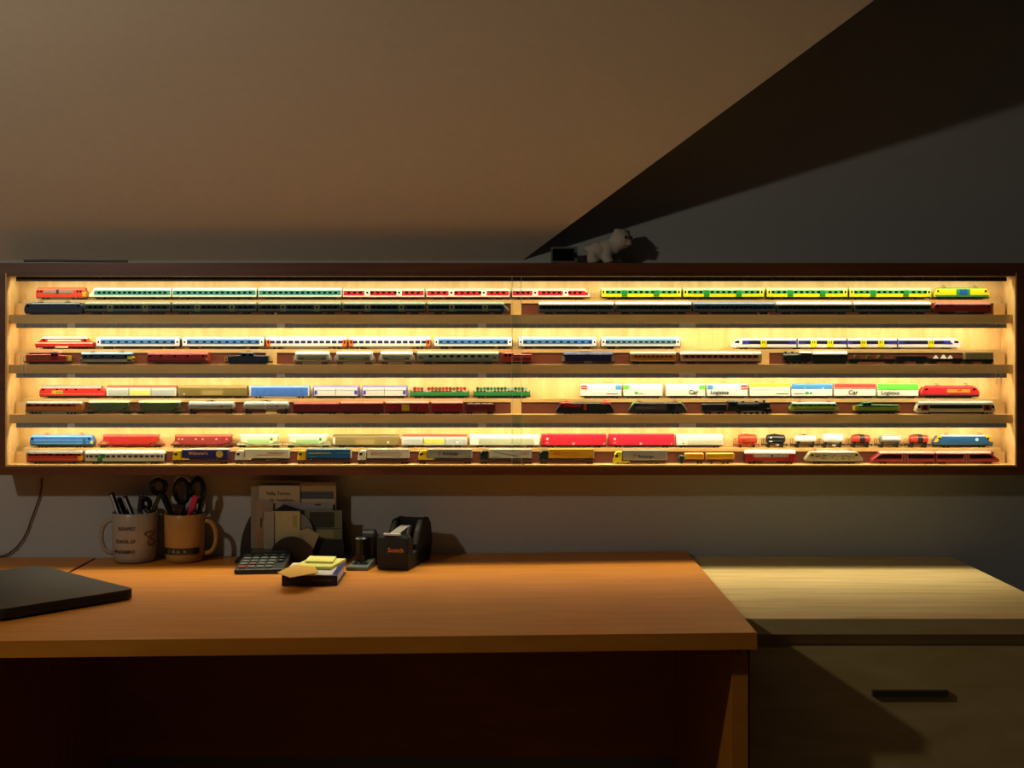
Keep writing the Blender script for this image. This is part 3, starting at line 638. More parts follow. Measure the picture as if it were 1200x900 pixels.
cw(680, 729, 'white container wagon, red mark top left and blue mark top right, third shelf', [('red_mark', .3, 7.5, 10.6, 15.4, '#d8403c', .3), ('white_line', .2, 7.6, 12.4, 13, '#ffffff', .4), ('blue_mark', -7, -.3, 10.6, 15.6, '#4ca0dc', .3), ('fine_print', 30, 44, 5.2, 5.8, gr, .3)])
cw(730, 777, 'white container wagon with green mark at top left, third shelf', [('green_mark', .3, 6.5, 10.6, 15.6, '#6cd84c', .3), ('green_motif', 13, 17, 4.8, 8, '#7cc87c', .3), ('fine_print', 18, 23, 5.4, 6.2, '#3c9c54', .3)])
cw(780, 827, 'white container wagon reading Car with green mark at top right, third shelf', [('green_mark', -7, -.3, 10.6, 15.6, '#6cd84c', .3)], [('Car', 32, 5, 7.4, gr)])
cw(828, 877, 'white container wagon reading Logistics with blue and red marks, third shelf', [('blue_mark', .3, 7, 10.6, 15.6, '#4ca0dc', .3), ('red_mark', -8, -.4, 10.6, 15.6, '#d8403c', .3), ('white_line', -8.1, -.3, 12.2, 12.9, '#ffffff', .4)], [('Logistics', 14.5, 5, 6.2, gr)])
cw(878, 927, 'white container wagon with a yellow top band, third shelf', [('yellow_band', .2, -.2, 14, 15.9, '#f0dc30', .3), ('fine_print', 31, 45, 5.2, 6, '#6c9c54', .3), ('yellow_line', 1, 47, 10.6, 10.9, '#f0e890', .3)], roofc='#f0dc30')
cw(927, 976, 'white container wagon with a blue top band, third shelf', [('blue_band', .2, -.2, 11.2, 15.9, '#4c94d8', .3), ('green_motif', 16, 20, 4.8, 8, '#58b070', .3), ('white_gap', 15, 16, 12, 13, '#ffffff', .4), ('white_gap', 36, 37.5, 11.3, 13, '#ffffff', .4), ('fine_print', 3, 14, 5.2, 5.8, gr, .3), ('fine_print', 21, 24, 5.2, 7, '#388c58', .3)], roofc='#66a6dc')
cw(977, 1027, 'white container wagon reading Car with a red top band, third shelf', [('red_band', .2, -.2, 11.2, 15.9, '#d84c40', .3), ('white_line', .1, -.1, 12.0, 12.5, '#f8d0c8', .4)], [('Car', 22, 4.6, 7.4, gr)], roofc='#d84c40')
cw(1028, 1077, 'white container wagon reading Logistics with a green top band, beside the red locomotive', [('green_band', .2, -.2, 10.0, 15.9, '#6cd84c', .3)], [('Logistics', 14.5, 4.6, 6.2, gr)], roofc='#6cd84c')
loco(1078, 1149, 2, 'b', 'bright red electric locomotive with orange-yellow side panel, right end of third shelf', H=15, col='#d4202c', bcol='#3c3430',
     out=SL(4, 13.2, 3.4, 7), roofc='#d8303c', rz=13, rx=(7, 6), items=[('orange_panel', 31, 58, 6.8, 10.8, '#e89c3c', .3), ('badge', 43, 48, 8.2, 10.6, '#a85c2c', .4), ('dark_skirt', 1, 68.6, 3.3, 4.6, '#4a3c38')],
     wins=[((7, 63), 3, 9.8, 11.8, '#2c0c10')], pan=(.3, .8), pcol='#5c4a3c')
# ======================= THIRD SHELF, front row
loco(28, 98, 2, 'f', 'orange diesel locomotive with grey roof and dark window strip, third shelf front row left', 'diesel_locomotive', 15, '#c4782c',
     out=box_out(68.4, 4, 12.4, .6) and [('l', 1, 4), ('r', 1, 4), ('r', 1, 11), ('r', 1.6, 12.4), ('l', 1.6, 12.4), ('l', 1, 11)], roofc='#9da096', rz=12.2, rx=(1, 1),
     items=[('dark_red_band', 1.2, 66, 9, 12.2, '#8c2418', .2), ('orange_end', 60, 66, 5, 11, '#e08c20', .26)], wins=[((5, 15, 24, 33, 42, 51), 4, 10, 11.8, '#1e1210')], ucol='#8a857a', bcol='#4c4842', bog=((.2, 3), (.8, 3)))
def hopper(x0, x1, row, tier, label, col, top, H=15, inset=8, name='hopper_wagon', grp=None, roofc=None, rib=None, extra=(), zb=5.0, zm=9):
    r, u, L = root(name, x0, x1, row, tier, label, 'train car', grp); L -= 1.4; h = L/2
    o = [(-h+inset+5, zb-.8), (h-inset-5, zb-.8), (h-inset*.45-1, zm), (h-inset*.45-1, H-1.8), (-h+inset*.45+1, H-1.8), (-h+inset*.45+1, zm)]
    body(r, u, o, col, 5.2, name='hopper_body')
    roof(r, u, L, H-2, H, roofc or top, x0=-h+inset*.45, x1=h-inset*.45, hw=5.1)
    bb = MB(u)
    n = max(4, int(L/9))
    for i in range(n+1):
        x = -h+inset*.45+1.4+(L-inset*.9-3.4)*i/n; bb.box(x, x+.6, -5.45, 5.45, zm, H-2)
    bb.build('rib', mat(rib or col), r)
    bb = MB(u)
    for s_ in (-1, 1):
        for y in (-4.6, 4.6):
            bb.tube([(s_*(h-1), y, 3.6), (s_*(h-inset*.45-1), y, zm)], .35, 5); bb.tube([(s_*(h-inset), y, 3.6), (s_*(h-inset*.6), y, zm)], .35, 5)
    bb.build('brace', mat(col), r)
    bb = MB(u); bb.box(-h+.4, h-.4, -4.8, 4.8, 3, 4); 
    for i in range(3):
        x = -h+L*(i+1)/4; bb.box(x-3, x+3, -3, 3, 1.6, 4.4)
    bb.build('frame', mat(rib or col), r)
    rects(r, u, list(extra), 5.2)
    bogie(r, u, -h+7, 2, BLK, 4); bogie(r, u, h-7, 2, BLK, 4); ends(r, u, L)
    return r, u, L
hopper(98, 156, 2, 'f', 'green hopper wagon with pale roof right behind the orange diesel, third shelf front', '#53683f', '#c9d0b4', 15.6, 10, rib='#465838', grp='green hopper wagons on the third shelf')
hopper(157, 216, 2, 'f', 'green hopper wagon with pale roof standing left of the silver tank wagons', '#53683f', '#c9d0b4', 15.6, 10, rib='#465838', grp='green hopper wagons on the third shelf')
def tank(x0, x1, row, tier, label, col, r0=5.0, zc=9.4, band=None, ucol='#1b1916', grp='tank wagons on the shelves', bog2=True, extra=(), dome=True, ins=2.0, band2=None, end_plat=False, H2=None, domec=None, ladder=None):
    r, u, L = root('tank_wagon', x0, x1, row, tier, label, 'train car', grp); L -= 1.4; h = L/2
    a, b_ = -h+ins+(3 if end_plat else 0), h-ins; ls = []; n = 18
    for x, f_ in ((a, .35), (a+.5, .7), (a+1.4, .92), (a+2.6, 1), (b_-2.6, 1), (b_-1.4, .92), (b_-.5, .7), (b_, .35)):
        ls.append([(x, r0*f_*math.cos(2*math.pi*k/n), zc+r0*f_*math.sin(2*math.pi*k/n)) for k in range(n)])
    bb = MB(u); bb.loops(ls); bb.smooth = True; bb.build('tank', mat(col, .3), r)
    if band:
        bb = MB(u); x0b, x1b = a+(b_-a)*band[1], a+(b_-a)*band[2]; bb.cyl((x0b, 0, zc), (x1b, 0, zc), r0+.15, 18); bb.build('band', mat(band[0]), r)
    if dome:
        bb = MB(u); bb.cyl((0, 0, zc+r0-.6), (0, 0, zc+r0+.9), 1.6, 10); bb.box(-6 if L > 30 else -5, 5, -1.6, 1.6, zc+r0-.1, zc+r0+.4); bb.build('manhole_walkway', mat(domec or ucol), r)
    bb = MB(u); bb.box(-h+.3, h-.3, -4.6, 4.6, 2.9, 4.0)
    for x in (a+3.5, b_-3.5): bb.box(x-1, x+1, -4, 4, 3.6, zc-r0*.55)
    bb.build('frame', mat(ucol), r)
    if end_plat:
        bb = MB(u)
        for y in (-4.4, 4.4): bb.tube([(-h+.8, y, 3.8), (-h+.8, y, 10)], .3, 5); bb.tube([(-h+.8, y, 10), (-h+3, y, 10)], .3, 5)
        bb.build('brakeman_railing', mat(ucol), r)
    rects(r, u, list(extra), r0)
    if L > 40:
        bogie(r, u, -h+8, 2, ucol, 4); bogie(r, u, h-8, 2, ucol, 4)
    else:
        bogie(r, u, -h+7, 1, ucol, 4, r=1.8); bogie(r, u, h-7, 1, ucol, 4, r=1.8)
    ends(r, u, L); return r, u, L
gS = 'silver tank wagons on the third shelf'
tank(217, 277, 2, 'f', 'silver tank wagon coupled to the green hopper wagons, third shelf front row', '#a4aaa4', 5.2, 10, grp=gS, extra=(('red_mark', 11, 14, 8.6, 10.4, '#a8502c', .12),))
tank(282, 341, 2, 'f', 'silver tank wagon with a bright centre seam left of the dark red wagons', '#a4aaa4', 5.2, 10, grp=gS, band=('#c6ccc4', .47, .5), extra=(('red_mark', 12, 15, 8.6, 10.4, '#a8502c', .12),))
MR = '#7a1812'
vanw(343, 398, 2, 'plain dark red covered wagon, leftmost of the dark red wagons, third shelf front', MR, 14.2, roofc='#9c3020', tier='f', items=SPL(9, 53, 3.2, 11.6, '#5e100c'), grp='dark red wagons on the third shelf')
vanw(398, 450, 2, 'dark red covered wagon with pinkish roof left of the yellow-panel wagon', '#701410', 15, roofc='#c46450', tier='f', items=SPL(6, 50, 3.2, 12.4, '#5a0f0c'), grp='dark red wagons on the third shelf')
vanw(451, 503, 2, 'dark red covered wagon with a yellow square panel, third shelf front', '#8a1410', 15.4, roofc='#e08878', tier='f', items=[('yellow_panel', 19, 28, 4, 11.4, '#c8b428', .3), ('door_joint', 12, 12.6, 3, 12, '#5a0f0c', .3), ('door_joint', 36, 36.6, 3, 12, '#5a0f0c', .3)], grp='dark red wagons on the third shelf')
vanw(505, 543, 2, 'short red covered wagon right of the yellow-panel wagon, third shelf front', '#901814', 15.4, roofc='#e07c68', tier='f', items=SPL(4, 36, 3.2, 12.4, '#6e120e'), grp='dark red wagons on the third shelf')
r, u, L = flat(544, 581, 2, 'open dark red wagon filled with grey rubble, last of the dark red wagons', '#6e1a20', 11.6, 'gondola_wagon', 'f', 'dark red wagons on the third shelf')
bb = MB(u)
for x in (-11, -3, 5, 12): bb.ell((x, 0, 10.6), (5, 4, 2.6), 8, 5)
o = bb.build('rubble', mat('#6e5a58', .9), r); tag(o, 'grey rubble load', None, None, 'stuff')
r, u, L = loco(651, 721, 2, 'f', 'black and red electric locomotive with slanted cabs, third shelf front row', H=14.4, col='#1b1d1c', out=SL(6, 13.4, 2.6, 5.5), zu=2.6,
     items=[('red_panel', 6, 29, 8.4, 12, '#b01c18', .28), ('red_slash', 32, 36, 5, 12.6, '#b8402c', .3), ('grey_side', 38, 60, 6, 10.6, '#2e3430', .26), ('red_shoulder', 4.4, 17, 11.4, 13, '#c8342a', .3), ('red_shoulder', 53, 64, 11.4, 13, '#e0583c', .3)],
     pan=(.18, .84), pcol='#d8482c', wins=[((8, 61), 3, 9.6, 11.4, '#0a0a0a')])
bb = MB(u); bb.prismy([(L/2-12, 12), (L/2-4.6, 12), (L/2-7.6, 14.4), (L/2-14, 14.4)], 5, .4); bb.prismy([(-L/2+4.6, 12), (-L/2+18, 12), (-L/2+17, 14.2), (-L/2+7.6, 14.2)], 5, .4); bb.build('red_cab_roof', mat('#d8402c'), r)
r, u, L = loco(736, 806, 2, 'f', 'grey and black electric locomotive with green cab corners, third shelf front row', H=14.4, col='#3c3a38', out=SL(6, 13.4, 2.8, 5.5), zu=2.8,
     items=[('pale_art', 8, 30, 6, 9, '#6e645c', .26), ('brown_art', 30, 44, 5, 10, '#5a4c40', .28), ('black_art', 46, 54, 4, 12, '#161616', .3), ('white_roof_edge', 22, 44, 12, 13.3, '#c8ccc8', .28)],
     pan=(.18, .8), pcol='#b83830', wins=[((8, 60), 3, 9.6, 11.4, '#0c0c0c')])
bb = MB(u); bb.prismy([(L/2-9, 10.4), (L/2-3, 10.4), (L/2-6.8, 14.2), (L/2-10, 14.2)], 5.1, .4); bb.prismy([(-L/2+3, 10.4), (-L/2+9, 10.4), (-L/2+12, 14.2), (-L/2+6.8, 14.2)], 5.1, .4); bb.build('green_cab_corner', mat('#6cb840'), r)
# steam locomotive with tender
r, u, L = root('steam_locomotive', 821, 906, 2, 'f', 'black steam locomotive with tender and silver boiler top, third shelf front row', 'locomotive', None); h = L/2-.6
bb = MB(u); bb.loft([(-h+1, 4.8, 3.6, 11, .6), (-h+2, 5, 3.6, 12, .8), (-h+29, 5, 3.6, 12, .8), (-h+30, 4.8, 3.6, 12, .6)]); bb.build('tender', mat('#1c2026'), r)
bb = MB(u); bb.box(-h+33, -h+43, -5.2, 5.2, 4, 14.6); bb.build('cab', mat('#14161a'), r); rects(r, u, [('cab_window', -h+35, -h+40, 9.6, 12.4, '#040506')], 5.2)
roof(r, u, L, 14.4, 15.8, '#23262a', x0=-h+31.5, x1=-h+44, hw=5.4)
bb = MB(u); bb.cyl((-h+43, 0, 10), (h-6, 0, 10), 3.9, 16); bb.cyl((h-6, 0, 10), (h-5, 0, 10), 3.9, 16, 3.0); bb.build('boiler', mat('#15171a', .3), r)
bb = MB(u); bb.box(-h+43, h-12, -1.4, 1.4, 13.6, 14.5); bb.build('silver_boiler_top', mat('#b8b8ac', .35, .4), r)
bb = MB(u); bb.cyl((h-9, 0, 13.2), (h-9, 0, 16.2), 1.5, 12); bb.cyl((h-18, 0, 13), (h-18, 0, 15.4), 2, 12); bb.cyl((-h+50, 0, 13), (-h+50, 0, 15.2), 2, 12); bb.build('chimney_and_dome', mat('#101214'), r)
bb = MB(u); bb.box(h-16, h-3, -5.2, -4.8, 7, 13.4); bb.box(h-16, h-3, 4.8, 5.2, 7, 13.4); bb.build('smoke_deflector', mat('#1a1c20'), r)
bb = MB(u); bb.box(-h+31, h-1, -4.8, 4.8, 3.6, 6.4); bb.box(h-13, h-5, -5.3, 5.3, 2.2, 6); bb.build('frame', mat('#0f1012'), r)
bb = MB(u); bb.prismy([(h-5, 1), (h, 1), (h-1, 4), (h-5, 4)], 4.6, .2); bb.build('pilot', mat('#24262a'), r)
bb = MB(u); bb.cyl((-h+48, -5.2, 3), (h-10, -5.2, 3.4), .35, 6); bb.build('side_rod', mat('#6c6c68', .3, .7), r)
for x in (-h+45, -h+52, -h+59, -h+66): bb = MB(u); bb.cyl((x, -4.9, 2.7), (x, 4.9, 2.7), 2.7, 16); bb.build('driving_wheelset', mat('#1d1715'), r)
for x in (-h+73, -h+78): bb = MB(u); bb.cyl((x, -4.6, 1.6), (x, 4.6, 1.6), 1.6, 12); bb.build('leading_wheelset', mat('#1d1715'), r)
bogie(r, u, -h+8, 2, '#121212', 4.4); bogie(r, u, -h+23, 2, '#121212', 4.4)
loco(925, 984, 2, 'f', 'green and yellow electric locomotive with silver roof and red pantographs, third shelf front', H=14.2, col='#1c6a34',
     out=SL(3, 12.6, 3.6, 6), roofc='#c2ccc4', rz=12.3, rx=(3.5, 3.5), zu=3.6, items=[('yellow_band', 1.6, 55.8, 6.2, 9.4, '#a8b428', .28), ('silver_skirt', .8, 56.8, 3.6, 5, '#9ca092', .26), ('yellow_nose', .3, 4.5, 5.2, 8.6, '#d8d028', .32), ('yellow_nose', 53, 57.2, 5.2, 8.6, '#c8c85c', .32)],
     wins=[((6, 13, 24, 35, 45, 51), 3, 9.8, 11.8, '#0e2c1c')], pan=(.2, .8), pcol='#a83440')
r, u, L = loco(1001, 1056, 2, 'f', 'green and yellow shunting locomotive with raised cab at left, third shelf front row', 'diesel_shunter', 13, '#24743c',
     out=[('l', 3, 3.6), ('r', 1, 3.6), ('r', 1, 10.6), ('r', 34, 11.2), ('r', 34.4, 14.2), ('l', 9, 14.2), ('l', 8.8, 10.8), ('l', 3, 10.4)],
     items=[('yellow_band', 2.6, 52.6, 4.6, 8.4, '#98a82c', .26), ('yellow_end', 0, 4, 4.2, 9.4, '#c8b820', .32), ('yellow_end', 49.6, 53.4, 4.2, 9, '#b8b030', .32)], wins=[((12, 17), 3.2, 10.6, 13.2, '#0c1c12')])
r, u, L = root('railcar', 1073, 1168, 2, 'f', 'white, black and dark red railcar with a grey roof at right end of third shelf', 'train', None); L -= 1; h = L/2
body(r, u, [(-h+2, 2), (h-2, 2), (h, 4), (h-1, 8), (h-3.6, 12.8), (-h+3.6, 12.8), (-h+1, 8), (-h, 4)], '#d6cca4', c=.8)
roof(r, u, L, 12.4, 15.4, '#a8a49c', x0=-h+3, x1=h-3, sl=2, sr=2)
rects(r, u, [('white_stripe', -h+4.6, h-4.6, 11.0, 12.4, '#f4f2ec', .2), ('window_band', -h+16, h-16, 7, 11, '#14141c', .26), ('red_cab_side', -h+6, -h+15, 4.4, 11, '#8c2018', .28), ('red_cab_side', h-15, h-6, 4.4, 11, '#8c2018', .28),
             ('yellow_line', -h+20, h-20, 5.4, 6.2, '#b8a02c', .3), ('dark_skirt', -h+14, h-14, 1.8, 2.8, '#3c3428', .2)])
windows(r, u, [-h+3.6, h-3.6], 3, 7.4, 10.4, '#16141a'); windows(r, u, [-h+10.5, h-10.5], 3, 6, 10.4, '#2c0c0a')
for x in (-.36, .36): bogie(r, u, L*x, r=1.3)

# ======================= BOTTOM SHELF, raised back row
loco(34, 110, 3, 'b', 'light blue electric locomotive with red pantographs, left end of bottom shelf', H=15, col='#2c6cb4',
     out=[('l', 0, 3.4), ('r', 0, 3.4), ('r', 0, 9), ('r', 1.6, 12.8), ('l', 1.6, 12.8), ('l', 0, 9)], roofc='#6aa4dc', rz=12.5, rx=(1.5, 1.5), zu=3.4,
     items=[('pale_line', 5, 68, 8.4, 9, '#8cb8e0'), ('pale_line', 5, 68, 5, 5.5, '#8cb8e0'), ('green_skirt', 1, 73, 3.2, 4.2, '#4c5c48'), ('yellow_nose', 71, 74, 5, 8, '#d8c840', .3), ('door', 62, 66, 4.6, 11, '#245ca0', .3)],
     wins=[((3, 69.5), 2.4, 9.6, 11.6, '#101c30')], pan=(.25, .8), pcol='#c04038', bcol='#54604c', bog=((.2, 3), (.8, 3)))
hopper(113, 192, 3, 'b', 'bright red hopper wagon next to the light blue locomotive, bottom shelf', '#b82820', '#d84840', 15.4, 13, rib='#a02018', zm=8.6)
hopper(199, 276, 3, 'b', 'brick-red hopper wagon with pale dots, bottom shelf back row', '#94302a', '#bc5844', 15.4, 9, rib='#7c2420', zm=8,
       extra=tuple(('pale_dot', x-1, x+1, 9.4, 10.8, '#e8c8b8', .3) for x in (-28, -24, -8, 0, 16, 28)))
for a, b_, lb in ((276, 331, 'left one of the two white and light green hopper wagons, bottom shelf'), (333, 389, 'right one of the two white and light green hopper wagons, bottom shelf')):
    hopper(a, b_, 3, 'b', lb, '#d9e4bc', '#fbfae8', 15.6, 9, rib='#c8d4a8', grp='white and green hopper wagons on the bottom shelf',
           extra=(('green_panel', -14, 12, 5, 9.8, '#a8cc8c', .5), ('green_leaf', 13, 16, 8.4, 11.4, '#3c8c3c', .55)))
vanw(389, 468, 3, 'olive-brown sliding-wall wagon with pale square at right, bottom shelf', '#8f7c48', 15.4, roofc='#6f6038',
     items=[('pale_panel', 27, 49, 3.8, 9.4, '#a8935a', .3), ('brown_panel', 2, 25, 3.6, 12.2, '#8a7844', .2), ('brown_panel', 51, 76, 3.6, 12.2, '#8a7844', .2), ('light_square', 64, 66.4, 5, 7.6, '#e0d8b0', .4), ('cream_corner', .4, 3, 4, 12, '#e4dcb4', .3)])
vanw(470, 548, 3, 'white and grey sliding-wall wagon with yellow panel and red roof line, bottom shelf', '#d6d6ce', 15.4, roofc='#b4443c',
     items=[('grey_panel', 2, 25, 3.6, 10, '#b8beba'), ('yellow_panel', 26, 50, 4.6, 9.8, '#dcd85c', .3), ('grey_panel', 51.5, 75, 3.6, 10, '#b8beba'), ('door_joint', 25, 25.6, 3, 12.6, '#5c5c58', .36), ('door_joint', 50.6, 51.2, 3, 12.6, '#5c5c58', .36), ('white_dot', 64, 66.4, 5, 7.4, '#ffffff', .4)])
vanw(550, 633, 3, 'cream-white sliding-wall wagon with long grey-green panel, crossed by the glass edge, bottom shelf', '#f2f0e0', 15.6, items=[('grey_green_panel', 10, 75, 3.6, 10.6, '#b8bc9c', .26)])
for a, b_, lb in ((634, 711, 'left one of the two raspberry red covered wagons, bottom shelf'), (713, 791, 'right one of the two raspberry red covered wagons, bottom shelf')):
    vanw(a, b_, 3, lb, '#d0213c', 15.8, roofc='#d83a50', flatroof=True, grp='raspberry red covered wagons on the bottom shelf',
         items=[('white_logo', 5.4, 8, 9, 11.4, '#f0d8d8', .3), ('white_print', 5, 8.6, 5.4, 6.2, '#e8b0b4', .3), ('white_print', 36, 38.6, 3.4, 6, '#f0c8cc', .3), ('corner_mark', 72.5, 74, 3.6, 5.6, '#f0c8cc', .3), ('red_corner', .4, 3, 3.4, 12, '#b81c30', .28)])
vanw(792, 848, 3, 'short cream-white sliding-wall wagon right of the raspberry red wagons, bottom shelf', '#f2f0e4', 15.8, items=[('grey_green_panel', 13, 53, 3.6, 9, '#ccd0b8', .26), ('dark_print', 7, 9, 4.4, 6, '#6c6c60', .3)])
gK = 'small tank wagons on the bottom shelf'
tank(860, 891, 3, 'b', 'orange-red small tank wagon, leftmost small tank wagon on the bottom shelf', '#d0401e', 5.2, 10, ucol='#b03418', grp=gK, end_plat=True)
tank(893, 924, 3, 'b', 'black small tank wagon right of the orange-red one, bottom shelf', '#14161a', 5.2, 10, ucol='#101010', grp=gK, end_plat=True, extra=(('white_print', -7, -3, 6.6, 8, '#c8ccd0', .1), ('white_dot', -6, -4, 11, 12.4, '#e8e8e8', .1), ('white_plate', 1, 5, 2.8, 3.8, '#d8d8d0', .3)))
tank(927, 960, 3, 'b', 'white small tank wagon with black walkway, right of the black one, bottom shelf', '#eeeadc', 4.6, 9.6, grp=gK, end_plat=True, extra=(('black_print', -9, -6, 5.4, 7.4, '#20242a', .1),))
tank(959, 992, 3, 'b', 'taller plain white small tank wagon left of the red banded one, bottom shelf', '#f8f4e6', 5.4, 10.4, grp=gK, end_plat=True, domec='#e8e4d4', extra=(('white_plate', 0, 4, 2.2, 3.6, '#e8e8e0', .3),))
tank(993, 1024, 3, 'b', 'red tank wagon with black middle band, left one of two, bottom shelf', '#d03828', 5.0, 9.8, band=('#1c1a18', .42, .68), grp=gK, end_plat=True)
r, u, L = tank(1026, 1059, 3, 'b', 'grey tank wagon with a bright white upper side, between the two red banded ones', '#8e8c80', 4.8, 9.6, ucol='#2c2a26', grp=gK, end_plat=True, domec='#d8d4c8')
rects(r, u, [('white_side', -8, 13.4, 9.4, 13.6, '#fbfbf4', 0)], 4.9)
tank(1061, 1092, 3, 'b', 'red tank wagon with black middle band beside the blue and yellow locomotive', '#d03828', 5.0, 9.8, band=('#1c1a18', .42, .68), grp=gK, end_plat=True)
loco(1094, 1165, 3, 'b', 'blue electric locomotive with yellow cabs and white round badge, right end of bottom shelf', H=15.2, col='#245a8c', out=SL(4, 13.4, 3.4, 7), roofc='#a8c0d0', rz=13, rx=(8, 8), zu=3.4, bcol='#3c4440',
     items=[('white_badge', 48, 52, 8, 11, '#c8dce4', .34), ('grey_skirt', 1, 68.6, 3.3, 4.6, '#4c5c5c')], wins=[((6, 63), 2.6, 9.8, 11.8, '#101820')], pan=(.22, .8), pcol='#c05038')
o = [c for c in bpy.data.objects if c.name.startswith('electric_locomotive')][-1]
u = o['u_']; Lh = (1165-1094-1.6)/2
bb = MB(u)
for s_ in (-1, 1):
    bb.prismy([(s_*(Lh+.1), 6.6), (s_*(Lh-3.6), 6.6), (s_*(Lh-10), 14), (s_*(Lh-4.4), 14)], HW+.1, .3)
ob = bb.build('yellow_cab', mat('#e0b420'), o); fixn(ob.data)

# ======================= BOTTOM SHELF, front row
loco(30, 98, 3, 'f', 'red locomotive with dark grey roof and yellow right nose, bottom shelf front row left', 'diesel_locomotive', 15.6, '#b83018',
     out=[('l', 1, 3.4), ('r', 1, 3.4), ('r', 1, 11), ('r', 2, 12.6), ('l', 2, 12.6), ('l', 1, 11)], roofc='#7f827c', rz=12.4, rx=(1, 1), zu=3.4,
     items=[('dark_red_band', 1.4, 60, 9.8, 12.2, '#5e1810', .24), ('orange_line', 1.4, 62, 5.2, 6, '#c86030', .24), ('yellow_nose', 60, 65.6, 4.6, 9.4, '#e0a828', .3)], wins=[((4, 12, 20, 28, 36, 44, 52, 62), 3.4, 10.2, 12, '#1c1412')])
coach(99, 193, 3, 'f', 'pale grey coach with green diagonal emblem, bottom shelf front row', None, H=15.8, col='#b7b8a4', roofc='#dfe4d0', wins=13, ww=4.2, wz=(7.8, 10.2), wcol='#5c2028', zr=12, endc='#c4c6b4', roofvent=True,
      extra=(('green_emblem', -32, -26, 3.4, 7.4, '#1f7c48', .4), ('green_emblem', -29, -23, 7, 11.8, '#1f7c48', .42)))
def wagon_low(x0, x1, label):
    r, u, L = root('flat_wagon', x0, x1, 3, 'f', label, 'train car', 'low brown-red flat wagons on the bottom shelf'); L -= .8; h = L/2
    bb = MB(u); bb.box(-h, h, -4.8, 4.8, 2.5, 3.3)
    for i in range(8): x = -h+3+(L-7)*i/7; bb.box(x, x+.7, -5, 5, 2.3, 3.5)
    bb.build('deck', mat('#54140f'), r)
    bb = MB(u); bb.box(-h+12, h-12, -4.4, -3.8, 1.2, 2.6); bb.box(-h+12, h-12, 3.8, 4.4, 1.2, 2.6); bb.build('side_sill', mat('#6c2018'), r)
    bogie(r, u, -h+6.5, 2, '#2c1410', 4.4, z=-.3, r=1.2); bogie(r, u, h-6.5, 2, '#2c1410', 4.4, z=-.3, r=1.2); ends(r, u, L, 2.6)
def truck(x0, x1, label, cab, trailer, dz=3.7, H=12.8, items=(), texts=(), lip=None, roofc=None, tz=3.2, skirt=None, hw=4.9):
    r, u, L = root('model_truck', x0, x1, 3, 'f', label, 'truck', 'model trucks on the bottom shelf', dz); h = L/2
    bb = MB(u); bb.prismy([(-h, 1.2), (-h+10, 1.2), (-h+10, H*.95), (-h+4, H*.95), (-h+1.2, H*.72), (-h+.2, H*.42)], hw-.2, .5); cb = bb.build('cab', mat(cab, .3), r)
    rects(cb, u, [('side_window', -h+2, -h+5.6, H*.5, H*.72, '#16181c', .1)], hw-.2)
    bb = MB(u); bb.box(-h-.1, -h+.9, -hw+1, hw-1, H*.48, H*.72); bb.build('windscreen', mat('#16181c', .15), cb)
    bb = MB(u); bb.box(-h+9, h-1, -3.4, 3.4, 1.4, 2.6); bb.build('chassis', mat('#2a1c18'), r)
    if skirt: rects(r, u, [('side_skirt', -h+10, -h+19, 1.2, 3.2, skirt)], hw-.5)
    a = -h+11.2
    bb = MB(u); bb.box(a, h, -hw, hw, tz, H); tb = bb.build('trailer_box', mat(trailer, .35), r)
    bb = MB(u); bb.box(a-.1, h+.1, -hw-.1, hw+.1, H, H+.7); bb.build('trailer_roof', mat(roofc or trailer), tb)
    bb = MB(u); bb.box(h-.6, h+.15, -hw-.1, hw+.1, tz, H); bb.build('rear_frame', mat(lip or '#c8c8c4'), tb)
    rects(tb, u, [(n, -h+q, -h+w_, c, d, k)+tuple(e) for n, q, w_, c, d, k, *e in items], hw)
    for (s, x, z, size, k) in texts: lettering(tb, u, s, -h+x, z, size, k, hw, .25)
    for x in (-h+4.6, -h+17, h-22, h-17.5, h-13):
        bb = MB(u)
        for y in (-4.6, 3.8): bb.cyl((x, y, 1.45), (x, y+.8, 1.45), 1.45, 12)
        wh = bb.build('wheel_pair', mat('#191614'), r)
        bb = MB(u); bb.cyl((x, -4.75, 1.45), (x, -4.55, 1.45), .6, 8); bb.build('hub', mat('#b8b4ac', .3, .5), wh)
    return r
WL = [(200, 269, 'wagon', 'purple trailer'), (273, 340, '', 'white lorry with red lettering'), (346, 413, '', 'blue trailer'), (417, 481, '', 'white trailer with red logo'), (488, 555, '', 'grey trailer with yellow cab'), (560, 626, '', 'white trailer with dark green cab'), (630, 698, '', 'yellow trailer')]
for a, b_, _, t in WL: wagon_low(a, b_, 'low brown-red flat wagon under the '+t+', bottom shelf')
truck(202, 267, 'lorry with yellow cab and purple trailer with gold lettering and yellow disc', '#e8cc10', '#2a2470', items=[], texts=[("Waberer's", 30, 7.2, 5.2, '#d8a860')], roofc='#d8d4e8', skirt='#d8c010', lip='#3c3480')
tr = [c for c in bpy.data.objects if c.name.startswith('trailer_box')][-1]; u = DW and (DW-.0655)/F
bb = MB(u); bb.cyl((22.5, -5.25, 7.8), (22.5, -4.8, 7.8), 4.2, 20); bb.build('yellow_disc', mat('#c4b040'), tr)
truck(275, 338, 'white lorry with fine red lettering on its long white trailer', '#dcdccc', '#dedcc8', texts=[], items=[('red_print', 25, 56, 6.6, 7.2, '#b87060', .25), ('red_print', 38, 58, 8.6, 9.6, '#c0705c', .25), ('cab_gap', 11.4, 12, 4, 11.8, '#3c3c38', .25)], skirt='#d8d8cc')
